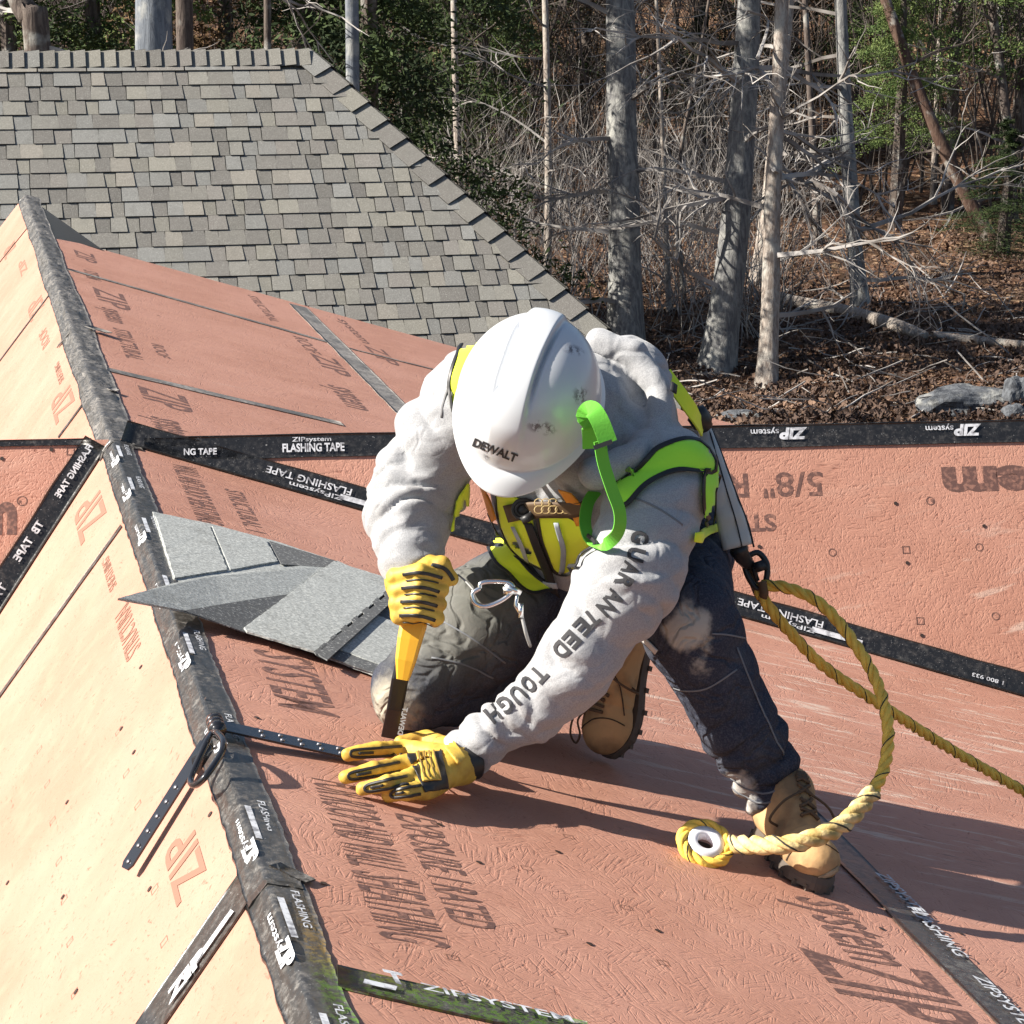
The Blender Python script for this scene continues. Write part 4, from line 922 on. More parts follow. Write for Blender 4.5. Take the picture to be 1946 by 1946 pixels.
def f_ho(p):
    d = seg(p, H['neck'], H['chest']); d = smin(d, seg(p, H['chest'], H['belly']), .05); d = smin(d, seg(p, H['belly'], H['waist']), .05); d = smin(d, seg(p, H['fr'], H['fr2']), .06)
    d = smin(d, seg(p, H['chest'], H['shR']), .05); d = smin(d, seg(p, H['chest'], H['shL']), .05)
    a = smin(seg(p, H['shR'], H['mR']), seg(p, H['mR'], H['elR']), .03); a = smin(a, seg(p, H['elR'], H['e2R']), .02); a = smin(a, seg(p, H['e2R'], H['wrR']), .02)
    b = smin(seg(p, H['shL'], H['elL']), seg(p, H['elL'], H['mL']), .03); b = smin(b, seg(p, H['mL'], H['m2L']), .03); b = smin(b, seg(p, H['m2L'], H['wrL']), .02); b = smin(b, seg(p, H['wrL'], H['cuL']), .01)
    d = smin(d, a, .03); d = smin(d, b, .025)
    h = smin(seg(p, H['hd1'], H['hd2']), seg(p, H['hd2'], H['hd3']), .03); h = smin(h, d, .012)
    for a_, b_2 in zip(HR, HR[1:]): h = smin(h, cone(p, a_, b_2, .027, .027), .008)
    return h
def fold_ho(V, N):
    z = segfold(V, H['shR'].p, H['elR'].p, .12, 17, .013, 21, (.7, 1.2))+segfold(V, H['elR'].p, H['wrR'].p, .10, 30, .014, 24, (1.1, 1.), .7)
    z += segfold(V, H['shL'].p, H['elL'].p, .11, 17, .011, 31, (.8, 1.2))+segfold(V, H['elL'].p, H['m2L'].p, .10, 18, .011, 33, (1.1, .8))+segfold(V, H['m2L'].p, H['cuL'].p, .075, 38, .013, 37, (.6, 1.3), .4)
    z += segfold(V, H['hd1'].p, H['hd2'].p,   .10, 22, .011, 41, (1, 1))+segfold(V, H['hd2'].p, H['hd3'].p, .09, 24, .011, 43, (1, 1)); z += .006*noise3(V*9, 5)+.004*(1-2*np.abs(noise3(V*np.array([[16, 16, 22]]), 6)))
    return z
ho = sdf_obj('hoodie', f_ho, [j.p for j in H.values()], .18, .0062, m_fleece, person, fold_ho)

# --- body inside the clothes: torso, neck, head, arms and legs in one skin
crn = (RT*-.04+UP*.50-FW*.86).normalized(); fwd = (RT*-.30-UP*.82-FW*.44); fwd = (fwd-crn*fwd.dot(crn)).normalized(); sid = fwd.cross(crn).normalized()
HC = P(1005, 762, 4.60)          # middle of the head at brow level
hc = HC-crn*.03
def f_body(p):
    d = cone(p, H['neck'].p, H['belly'].p, .09, .12); d = smin(d, cone(p, H['belly'].p, T['pel'].p, .10, .09), .03); d = smin(d, cone(p, H['shR'].p, H['shL'].p, .055, .055), .03)
    for a, b, r1, r2 in (('shR', 'elR', .05, .042), ('elR', 'wrR', .042, .032), ('shL', 'elL', .05, .045), ('elL', 'm2L', .045, .036), ('m2L', 'cuL', .036, .028)): d = smin(d, cone(p, H[a].p, H[b].p, r1, r2), .015)
    for a, b, r1, r2 in (('hipL', 'knL', .07, .06), ('knL', 'cfL', .06, .05), ('cfL', 'hemL', .05, .042)): d = smin(d, cone(p, T[a].p, T[b].p, r1, r2), .02)
    d = smin(d, cone(p, T['hipR'].p, knR, .07, .06), .02); d = smin(d, cone(p, knR, anR, .055, .04), .02)
    d = smin(d, cone(p, hc-crn*.05-fwd*.03, H['neck'].p, .06, .065), .03)
    h = ell(p, hc, (sid, fwd, crn), (.085, .108, .12)); h = smin(h, ell(p, hc-crn*.075+fwd*.035, (sid, fwd, crn), (.06, .07, .065)), .03)
    h = smin(h, cone(p, hc+fwd*.10-crn*.0, hc+fwd*.125-crn*.045, .012, .018), .012)                       # nose
    for s in (-1, 1):
        h = smin(h, ell(p, hc+sid*s*.088-fwd*.01-crn*.03, (sid, fwd, crn), (.012, .022, .035)), .008)    # ears
        h = np.maximum(h, -ell(p, hc+sid*s*.034+fwd*.112-crn*.008, (sid, fwd, crn), (.02, .014, .012)))
        h = smin(h, ell(p, hc+sid*s*.034+fwd*.098-crn*.008, (sid, fwd, crn), (.014, .014, .011)), .002)
    h = smin(h, ell(p, hc-crn*.083+fwd*.098, (sid, fwd, crn), (.028, .012, .009)), .006)                   # lips
    return smin(d, h, .02)
sdf_obj('body', f_body, [j.p for j in H.values()]+[j.p for j in T.values()]+[knR, anR, hc-fwd*.1, hc+fwd*.1], .12, .009, m_skin, person)
BVc = [o_bvh['hoodie'], o_bvh['trousers']]; BVh = [o_bvh['hoodie']]; BVt = [o_bvh['trousers']]

# --- hard hat
m_abs = M('white_hard_hat_shell', (.72, .74, .77), .27, spec=.5, coat=.15); g = NT(m_abs); geo = g.n('NewGeometry').outputs['Position']
c = None; base = (.62, .64, .67); cc = g.mix(g.rng(g.noise(geo, 14., 5), .6, .8, 0, .25), base, (.55, .54, .52))
for (px, py, dd), a, b, st in (((1030, 812, 4.42), .012, .036, (1, 1, 2.2)), ((1105, 750, 4.44), .006, .022, (1.5, 1, 1.)), ((1090, 665, 4.50), .004, .030, (1, 1, 2.2)), ((925, 865, 4.43), .0, .012, (1, 1, 1))):
    v = g.n('VectorMath', operation='SUBTRACT'); g.l(geo, v.inputs[0]); v.inputs[1].default_value = tuple(P(px, py, dd)); v3 = g.n('VectorMath', operation='DOT_PRODUCT'); g.l(v.outputs[0], v3.inputs[0]); v3.inputs[1].default_value = tuple((RT+UP*-.2).normalized())
    v4 = g.n('VectorMath', operation='DOT_PRODUCT'); g.l(v.outputs[0], v4.inputs[0]); v4.inputs[1].default_value = tuple((UP+RT*.2).normalized())
    r2 = g.math('SQRT', g.math('ADD', g.math('POWER', g.math('MULTIPLY', v3.outputs['Value'], 1.), 2.), g.math('POWER', g.math('MULTIPLY', v4.outputs['Value'], st[2]), 2.)))
    mk = g.math('MULTIPLY', g.rng(r2, a, b, 1., 0.), g.rng(g.noise(geo, 75., 6, .75), .45, .56)); cc = g.mix(g.math('MULTIPLY', mk, .85), cc, (.09, .08, .09))
g.l(cc, g.b.inputs['Base Color'])
hat = empty('hard_hat_group'); bpy.data.objects.remove(hat)
NU, NV = 280, 100; WX, WY, WH = .138, .165, .158
def hatp(u, v, ins=0.):
    th = 2*math.pi*u; k = v
    cx_, sy = math.cos(th), math.sin(th)           # sy=1 is the front
    if k <= .80:
        f = k/.80*math.pi/2; rad = math.sin(f)**.92; z = WH*math.cos(f)**.86
        x, y = WX*rad*cx_, WY*rad*sy*(1.02 if sy < 0 else 1.)
        rg = ss(abs(x), .040, .026)*ss(f, 1.35, .9); z2 = .009*rg
        gv = math.exp(-((abs(x)-.034-.10*max(0, .03-y)*.3)/.0045)**2)*ss(f, 1.15, .7)*ss(y, -.13, -.02)*ss(y, .125, .04); z2 -= .016*gv
        q = Vector((x, y, z)); nrm = Vector((x/WX**2, y/WY**2, max(z, .001)/WH**2)).normalized(); q += nrm*(z2-ins)
    else:
        e = (k-.80)/.20; fr = max(0, sy)**2.2; out = .010+.030*fr; x = (WX+(.008 if fr < .5 else .008)*e)*cx_; y = WY*sy*(1.02 if sy < 0 else 1.)+out*e*sy*(1 if sy > 0 else .6); z = -.002-.012*e-.022*fr*e*e
        q = Vector((x, y, z-ins*.7)); q.x -= cx_*ins*.5; q.y -= sy*ins*.5
    return HC+sid*q.x+fwd*q.y+crn*(q.z+.005)
vs = [hatp(i/NU, j/NV) for j in range(NV+1) for i in range(NU)]; b0 = len(vs); vs += [hatp(i/NU, j/NV, .0035) for j in range(NV+1) for i in range(NU)]
fs = [(j*NU+i, (j+1)*NU+i, (j+1)*NU+(i+1) % NU, j*NU+(i+1) % NU) for j in range(NV) for i in range(NU)]; fs += [tuple(b0+k for k in f[::-1]) for f in fs]; fs += [(NV*NU+i, b0+NV*NU+i, b0+NV*NU+(i+1) % NU, NV*NU+(i+1) % NU) for i in range(NU)]
hatm = mesh('hard_hat', vs, fs, m_abs, person, True); BVhat = BVHTree.FromPolygons([tuple(v) for v in vs], fs)
# lettering on the hat front, worn away at its start
def drape_text(mb, txt, px, rd, up, h, L, bv, off=.0015, bold=.03, cut=None):
    vs0, fs0 = glyphs(txt, bold); x0, x1 = min(v[0] for v in vs0), max(v[0] for v in vs0); bm = bmesh.new(); bv_ = [bm.verts.new(v) for v in vs0]
    for f in fs0:
        try: bm.faces.new([bv_[i] for i in f])
        except ValueError: pass
    bmesh.ops.triangulate(bm, faces=bm.faces[:]); bmesh.ops.subdivide_edges(bm, edges=[e for e in bm.edges if e.calc_length() > .12], cuts=2, use_grid_fill=True)
    out = {}; sc = L/(x1-x0)
    for v in bm.verts:
        X = (v.co.x-x0)*sc; Y = v.co.y/.7*h; hh = cast(bv, px[0]+rd[0]*X+up[0]*Y, px[1]+rd[1]*X+up[1]*Y)
        out[v] = None if hh is None else hh[0]+hh[1]*off
    b = len(mb.v); idx = {}
    for v, q in out.items():
        if q is not None: idx[v] = len(mb.v); mb.v.append(tuple(q))
    for f in bm.faces:
        if all(v in idx for v in f.verts): mb.f.append(tuple(idx[v] for v in f.verts)); mb.m.append(0)
    bm.free()
m_blkprint = M('black_print', (.02, .02, .024), .6)
mb = MB(); drape_text(mb, 'DEWALT', (898, 846), (.93, .36), (.36, -.93), 15, 88, [BVhat], bold=.04); lg = mb.build('printed_lettering', m_blkprint, hatm)
# helmet suspension rim and liner seen under the right edge
mb = MB(); pts = [hatp(i/NU, .9, .012)-crn*.012 for i in range(0, NU+1)]; mb.tube(pts, .004, 6); mb.build('suspension_band', m_gblk, hatm, True)
mb = MB()
for s in (-1, 1): mb.tube(smooth_path([hatp((.08 if s > 0 else .42), .93, .01), hc+sid*s*.095-crn*.09+fwd*.02, hc+sid*s*.05-crn*.135+fwd*.06], 6), .006, 6)
mb.build('chin_strap', m_brown, hatm, True)
def ribbon(name, pts, width, th, mat, parent, face):
    """free hanging webbing; face = direction the flat side looks at"""
    path = smooth_path(pts, 8); vs = []; fs = []; face = Vector(face)
    for i, p in enumerate(path):
        t = (path[min(i+1, len(path)-1)]-path[max(i-1, 0)]).normalized(); b = t.cross(face).normalized(); n = b.cross(t).normalized()
        w_ = width[min(len(width)-1, int(i*len(width)/len(path)))] if isinstance(width, (list, tuple)) else width
        vs += [p+b*w_/2+n*th/2, p-b*w_/2+n*th/2, p-b*w_/2-n*th/2, p+b*w_/2-n*th/2]
    for i in range(len(path)-1):
        for k in range(4): fs.append((i*4+k, i*4+(k+1) % 4, i*4+4+(k+1) % 4, i*4+4+k))
    fs += [(3, 2, 1, 0), tuple(len(vs)-4+k for k in range(4))]
    return mesh(name, vs, fs, mat, parent, False)
vw = -FW
lg_ = ribbon('green_lanyard', [P(x, y, d) for x, y, d in ((1124, 852, 4.47), (1122, 810, 4.44), (1112, 790, 4.40), (1124, 778, 4.38), (1140, 800, 4.375), (1156, 842, 4.38))], .034, .003, m_green, hatm, vw+UP*.2)
ribbon('green_lanyard', [P(x, y, d) for x, y, d in ((1140, 838, 4.40), (1147, 880, 4.41), (1163, 930, 4.42), (1178, 975, 4.43), (1174, 1012, 4.45), (1148, 1036, 4.50), (1124, 1030, 4.58), (1112, 995, 4.64), (1118, 955, 4.68), (1135, 930, 4.70))], .024, .003, m_green, hatm, vw+RT*.25+UP*.2)
mb = MB(); mb.box(P(1146, 845, 4.372), RT*.017+UP*.006, UP*.004-RT*.0015, FW*.003); mb.build('lanyard_keeper', m_gblk, hatm)

# --- vest panels laid on the hoodie, black piping along their edges
def panel(name, poly, mat, bv, off=.010, pipe=True, pw=.007):
    o = drape_poly(name, poly, bv, mat, vest, off)
    if pipe: drape_strip('piping', poly+[poly[0]], pw, bv, m_gblk, o, off+.003, .003, 6)
    return o
m_lime2 = M('green_lime_cloth', (.42, .95, .05), .75, bump=(160, .3, .002), sheen=.2)
vest = drape_poly('safety_vest', [(948, 927), (977, 935), (1015, 960), (1020, 1030), (1034, 1074), (1000, 1057), (974, 1032), (957, 992)], BVh, m_lime, person, .011); drape_strip('piping', [(948, 927), (957, 992), (974, 1032), (1000, 1057), (1034, 1074)], .006, BVh, m_gblk, vest, .013, .003, 6)
panel('front_panel', [(1026, 972), (1085, 975), (1118, 1005), (1140, 1040), (1108, 1060), (1102, 1085), (1058, 1083), (1043, 1048), (1030, 1010)], m_lime, BVh)
panel('belt_band', [(924, 990), (938, 970), (956, 1010), (980, 1058), (1010, 1094), (1030, 1108), (1052, 1113), (1046, 1126), (1036, 1124), (1002, 1131), (968, 1104), (940, 1068), (928, 1034)], m_lime, BVh+BVt, .014)
panel('armhole_band', [(1166, 935), (1200, 892), (1244, 858), (1296, 841), (1348, 846), (1376, 878), (1356, 902), (1312, 892), (1263, 905), (1221, 932), (1184, 972)], m_lime2, BVh, pw=.010)
panel('side_panel', [(1332, 890), (1374, 886), (1364, 925), (1384, 960), (1388, 990), (1362, 1020), (1336, 1004), (1328, 940)], m_lime2, BVh, pw=.009)
panel('shoulder_panel', [(893, 634), (932, 622), (922, 680), (898, 740), (880, 800), (858, 770), (861, 720), (873, 680)], m_lime, BVh)
panel('inner_panel', [(862, 950), (890, 905), (905, 930), (880, 990), (850, 1010)], m_lime, BVh, pipe=False)
ribbon('back_strap', [P(1262, 706, 4.86), P(1290, 745, 4.84), P(1318, 785, 4.86), P(1335, 815, 4.92)], .034, .004, m_lime, person, vw+RT*.6+UP*.3)
# harness
hn_ = drape_strip('harness_strap', [(921, 905), (935, 940), (950, 985)], .034, BVh, m_orange, person, .016); drape_strip('harness_strap', [(1080, 925), (1096, 950), (1112, 990)], .030, BVh, m_orange, person, .016)
drape_strip('harness_strap', [(893, 975), (912, 960), (930, 945)], .04, BVh, m_brown, person, .018)
cs = drape_strip('chest_strap', [(975, 972), (1020, 962), (1090, 960), (1120, 950)], .036, BVh, m_brown, person, .020, .004)
mb = MB(); hc1 = cast(BVh, 995, 968)[0]-FW*.035
for k in range(2): mb.tube([hc1+(RT*math.cos(a)*(.022-.006*k)+UP*math.sin(a)*(.020-.006*k)) for a in np.linspace(0, 6.283, 15)], .004, 6)
mb.box(hc1+FW*.004, RT*.017+UP*.01, UP*.010-RT*.005, FW*.005); mb.tube([hc1+RT*.018-UP*.012, hc1-RT*.004-UP*.024], .009, 8); mb.build('chest_buckle', m_gblk, person, True)
mb = MB(); ch = cast(BVh, 1050, 962)[0]-FW*.028
for k in range(5):
    for r_ in (-1, 1): mb.tube([ch+RT*(-.028+k*.014+.009*math.cos(a))+UP*(r_*.007+.008*math.sin(a)) for a in np.linspace(0, 6.283, 11)], .0011, 4)
mb.build('webbing_stitching', M('gold_thread', (.45, .33, .15), .6), cs)
drape_strip('harness_strap', [(1012, 990), (1030, 1040), (1046, 1080), (1060, 1128)], .020, BVh, m_blk, person, .018)
drape_strip('harness_strap', [(1268, 740), (1296, 762), (1326, 800)], .022, BVh, m_blk, person, .016)
drape_strip('waist_strap', [(1312, 1020), (1340, 1016), (1368, 1004)], .018, BVt+BVh, m_lime, person, .012)
drape_strip('harness_strap', [(1200, 1195), (1228, 1215), (1252, 1240)], .014, BVt, M('white_strap', (.6, .6, .58), .6), person, .006)
# belly carabiner and short cord
mb = MB(); cpt = lambda x, y, d=4.60: P(x, y, d)
mb.tube(smooth_path([cpt(*q) for q in ((912, 1118), (898, 1128), (903, 1146), (925, 1152), (955, 1140), (975, 1122), (968, 1108), (940, 1105), (915, 1108), (912, 1118))], 6), .0048, 8); mb.tube([cpt(960, 1112), cpt(990, 1128)], .007, 8); mb.tube([cpt(985, 1120), cpt(980, 1150), cpt(992, 1170)], .0045, 8); mb.box(cpt(968, 1122), RT*.012, UP*.007, FW*.006); mb.box(cpt(990, 1160), RT*.005, UP*.014, FW*.005)
mb.build('carabiner', m_steel, person, True)
mb = MB(); mb.tube(smooth_path([cpt(992, 1172), cpt(1000, 1205), cpt(1008, 1228, 4.65)], 5), .0035, 6); mb.tube(smooth_path([cpt(903, 1125), cpt(885, 1105, 4.66), cpt(870, 1092, 4.68)], 5), .002, 5); mb.build('tether_cord', M('grey_cord', (.3, .3, .3), .7), person, True)
# lanyard pack on the back
pk = MB(); pth = smooth_path([P(1338, 812, 4.98), P(1352, 860, 4.95), P(1372, 930, 4.93), P(1390, 990, 4.93), P(1402, 1040, 4.93)], 8); n_ = len(pth); vs = []
for i, p in enumerate(pth):
    t = (pth[min(i+1, n_-1)]-pth[max(i-1, 0)]).normalized(); b = t.cross(vw).normalized(); q = b.cross(t); w_ = .013+.019*min(1, i/n_*1.3); d_ = .012
    for k in range(12):
        a = 2*math.pi*k/12; vs.append(p+b*math.copysign(abs(math.cos(a))**.6, math.cos(a))*w_+q*math.copysign(abs(math.sin(a))**.6, math.sin(a))*d_*(1+.15*math.sin(i*.9)))
pk.add(vs, [(i*12+k, i*12+(k+1) % 12, (i+1)*12+(k+1) % 12, (i+1)*12+k) for i in range(n_-1) for k in range(12)]+[tuple(range(11, -1, -1)), tuple((n_-1)*12+k for k in range(12))]); pack = pk.build('lanyard_pack', M('pale_vinyl_cover', (.52, .54, .52), .32, bump=(22, .5, .006)), person, True)
mb = MB(); mb.tube([p-FW*.0135+RT*.008 for p in pth], .0016, 5); mb.tube([p-FW*.006+RT*(.014+.019*min(1, i/n_*1.3)) for i, p in enumerate(pth)], .0022, 5); mb.build('cover_seam', m_blk, pack, True)
mb = MB(); mb.tube(smooth_path([P(1300, 770, 4.93), P(1322, 785, 4.92), P(1340, 812, 4.94)], 5), [.012]*5+[.024]*4+[.018]*2, 10); mb.build('dorsal_ring_pad', m_gblk, person, True)
mb = MB(); mb.tube(smooth_path([P(1402, 1038, 4.93), P(1412, 1060, 4.95), P(1425, 1075, 4.97)], 4), [.018, .02, .02, .017, .017, .015, .015, .012, .012], 8)
car = [(1420, 1058), (1440, 1050), (1456, 1068), (1458, 1090), (1452, 1112), (1438, 1118), (1424, 1100), (1416, 1078), (1420, 1058)]; mb.tube(smooth_path([P(x, y, 4.97) for x, y in car], 5), .0065, 8); mb.tube([P(1428, 1066, 4.965), P(1440, 1104, 4.965)], .005, 8)
mb.box(P(1444, 1076, 4.96), RT*.012+UP*.004, UP*.010-RT*.004, FW*.010); mb.build('snap_hook', m_gblk, person, True)

drape_strip('reflective_band', [(972, 1046), (1000, 1084), (1040, 1100), (1066, 1102)], .016, BVh, m_silver, vest, .019, .003)
drape_strip('reflective_band', [(986, 995), (1000, 1030), (1014, 1062)], .011, BVh, m_silver, vest, .019, .002); drape_strip('reflective_band', [(1062, 985), (1072, 1030), (1070, 1078)], .011, BVh, m_silver, vest, .019, .002)
m_seam = M('grey_seam_thread', (.16, .17, .19), .8)
for pl_ in ([(1218, 1246), (1250, 1296), (1330, 1312), (1400, 1272)], [(1352, 1204), (1385, 1206), (1420, 1214)], [(1392, 1496), (1450, 1528), (1506, 1500)], [(1388, 1478), (1450, 1510), (1512, 1482)], [(1400, 1230), (1440, 1330), (1490, 1440)], [(840, 1180), (900, 1215), (960, 1260)], [(820, 1250), (880, 1262), (940, 1290)]):
    drape_strip('seam', pl_, .0035, BVt, m_seam, tr, .002, .0015)
drape_strip('seam', [(905, 660), (850, 740), (838, 800)], .004, BVh, M('fleece_seam', (.2, .2, .21), .9), ho, .0015, .0015); drape_strip('seam', [(1180, 940), (1240, 960), (1300, 1000)], .004, BVh, bpy.data.materials['fleece_seam'], ho, .0015, .0015)
# --- sleeve lettering
sl = smooth_path([Vector((x, y, 0)) for x, y in ((1218, 1010), (1207, 1060), (1184, 1108), (1160, 1146), (1118, 1180), (1092, 1210), (1064, 1238), (1036, 1270), (1008, 1298), (978, 1326), (944, 1352), (925, 1368))], 10)
cum = [0]
for i in range(1, len(sl)): cum.append(cum[-1]+(sl[i]-sl[i-1]).length)
m_gpr = M('dark_grey_print', (.03, .03, .035), .8); txt = 'GUARANTEED TOUGH'; mb = MB(); st = cum[-1]/len(txt)
for i, ch_ in enumerate(txt):
    if ch_ == ' ': mb.build('printed_lettering', m_gpr, ho); mb = MB(); continue
    s0 = i*st; k = next(j for j in range(len(cum)) if cum[j] >= s0); t = (sl[min(k+4, len(sl)-1)]-sl[max(k-2, 0)]).normalized(); up_ = (-t.y, t.x); up_ = (t.y, -t.x)
    o = sl[k]-Vector((up_[0], up_[1], 0))*15; drape_text(mb, ch_, (o.x, o.y), (t.x, t.y), up_, 31, st*.80, BVh, .0022, .035)
mb.build('printed_lettering', m_gpr, ho)

# --- gloves
Q = lambda x, y, h: PR.hit(x, y, h)
K = [Q(768, 1426, .038), Q(764, 1456, .042), Q(778, 1482, .040), Q(804, 1500, .036)]
Md = [Q(718, 1424, .040), Q(712, 1462, .042), Q(735, 1489, .040), Q(770, 1506, .034)]
Tp = [Q(662, 1433, .024), Q(658, 1477, .018), Q(689, 1500, .016), Q(738, 1511, .016)]
wr = Q(878, 1452, .06)
def f_gl(p):
    d = None
    for k, m_, t_ in zip(K, Md, Tp):
        x = cone(p, wr, k, .034, .0225); d = x if d is None else smin(d, x, .012)
    for k, m_, t_ in zip(K, Md, Tp): d = smin(d, smin(cone(p, k, m_, .0185, .0160), cone(p, m_, t_, .0160, .0135), .004), .004)
    th = smin(cone(p, Q(850, 1425, .045), Q(812, 1404, .038), .024, .018), cone(p, Q(812, 1404, .038), Q(762, 1409, .026), .017, .013), .006); return smin(d, th, .010)
gl = sdf_obj('glove', f_gl, K+Tp+[wr, Q(762, 1409, .02)], .05, .0032, m_glove, person, lambda V, N: .0018*noise3(V*45, 3)+.001*noise3(V*110, 4), 1)
mb = MB(); mb.tube(smooth_path([Q(868, 1452, .058), Q(884, 1450, .064), Q(902, 1446, .07)], 4), [.036, .037, .038, .038, .038, .037, .036, .036, .036][:9], 20); mb.build('glove_cuff', m_gblk, gl, True)
BVg = [o_bvh['glove']]
for k, m_, t_ in zip(K, Md, Tp):      # rubber bead round the back of each finger
    a, b = Vector(proj(k)[:2]), Vector(proj(t_)[:2]); dr = (b-a).normalized(); nn = Vector((-dr.y, dr.x)); a = a-dr*-4; b = b-dr*3
    loop = [a+nn*7.5, a.lerp(b, .5)+nn*7.5, b+nn*6-dr*4, b, b-nn*6-dr*4, a.lerp(b, .5)-nn*7.5, a-nn*7.5]
    drape_strip('finger_guard', [tuple(q) for q in loop], .0052, BVg, m_gblk, gl, .0030, .003, 4); mid_ = [tuple(a.lerp(b, .18)), tuple(a.lerp(b, .42))]; drape_strip('finger_guard', [tuple(a.lerp(b, .55)), tuple(a.lerp(b, .85))], .005, BVg, m_gblk, gl, .0030, .002, 4)
kp = drape_poly('knuckle_pad', [(768, 1418), (838, 1417), (852, 1498), (806, 1506), (790, 1470), (774, 1440)], BVg, m_gblk, gl, .003, .002, 4)
drape_poly('knuckle_pad', [(788, 1432), (826, 1430), (836, 1484), (802, 1488), (796, 1455)], BVg, m_glove, gl, .0065, .003, 4)
for k in range(4): drape_strip('pad_rib', [(794+k*10, 1434-k*.5), (806+k*9, 1484-k*.5)], .0022, BVg, M('dark_rib', (.2, .13, .04), .7) if k == 0 else bpy.data.materials['dark_rib'], gl, .0095, .001, 4)
tabp = drape_poly('wrist_tab', [(838, 1404), (858, 1408), (882, 1444), (866, 1456), (846, 1430)], BVg, m_glove, gl, .010, .004, 4)
# right hand fist around the bar
fd = 4.70
fK = [P(752+3*i, 1096+25*i, 4.672) for i in range(4)]; fM = [P(797-1*i, 1086+26*i, 4.640) for i in range(4)]; fE = [P(842-4*i, 1096+26*i, 4.668) for i in range(4)]; fT = [P(838-4*i, 1104+26*i, 4.715) for i in range(4)]
def f_fi(p):
    d = ell(p, P(775, 1112, 4.72), (RT, UP, FW), (.040, .060, .050)); d = smin(d, cone(p, P(778, 1050, 4.725), P(775, 1100, 4.715), .038, .046), .02)
    for k, m_, e, t_ in zip(fK, fM, fE, fT):
        x = smin(cone(p, P(772, 1100, 4.72), k, .03, .020), cone(p, k, m_, .0175, .0165), .004); x = smin(x, cone(p, m_, e, .0165, .0150), .004); x = smin(x, cone(p, e, t_, .0145, .0125), .004); d = smin(d, x, .0045)
    th = smin(cone(p, P(795, 1075, 4.68), P(838, 1074, 4.665), .024, .018), cone(p, P(838, 1074, 4.665), P(858, 1100, 4.672), .017, .0135), .006); return smin(d, th, .008)
gr_ = sdf_obj('glove', f_fi, fK+fE+fT+[P(778, 1050, 4.72)], .06, .0032, m_glove, person, lambda V, N: .0018*noise3(V*45, 5)+.001*noise3(V*110, 6), 1)
BVf = [o_bvh['glove']]
for i in range(4):
    drape_strip('finger_guard', [(766-2*i, 1092+26*i), (800-2*i, 1082+27*i+6), (840-4*i, 1092+27*i+6)], .0065, BVf, m_gblk, gr_, .003, .003, 4); drape_strip('finger_guard', [(772-2*i, 1104+26*i), (800-2*i, 1098+27*i+4), (834-4*i, 1104+27*i+4)], .003, BVf, m_gblk, gr_, .003, .002, 4)
drape_strip('finger_guard', [(820, 1074), (845, 1080), (862, 1104)], .008, BVf, m_gblk, gr_, .003, .003, 4)
mb = MB(); mb.tube(smooth_path([P(779, 1046, 4.725), P(778, 1058, 4.722), P(777, 1072, 4.718)], 4), [.046, .046, .045, .044, .044, .043, .043, .043, .042], 20); mb.build('glove_cuff', m_gblk, gr_, True)

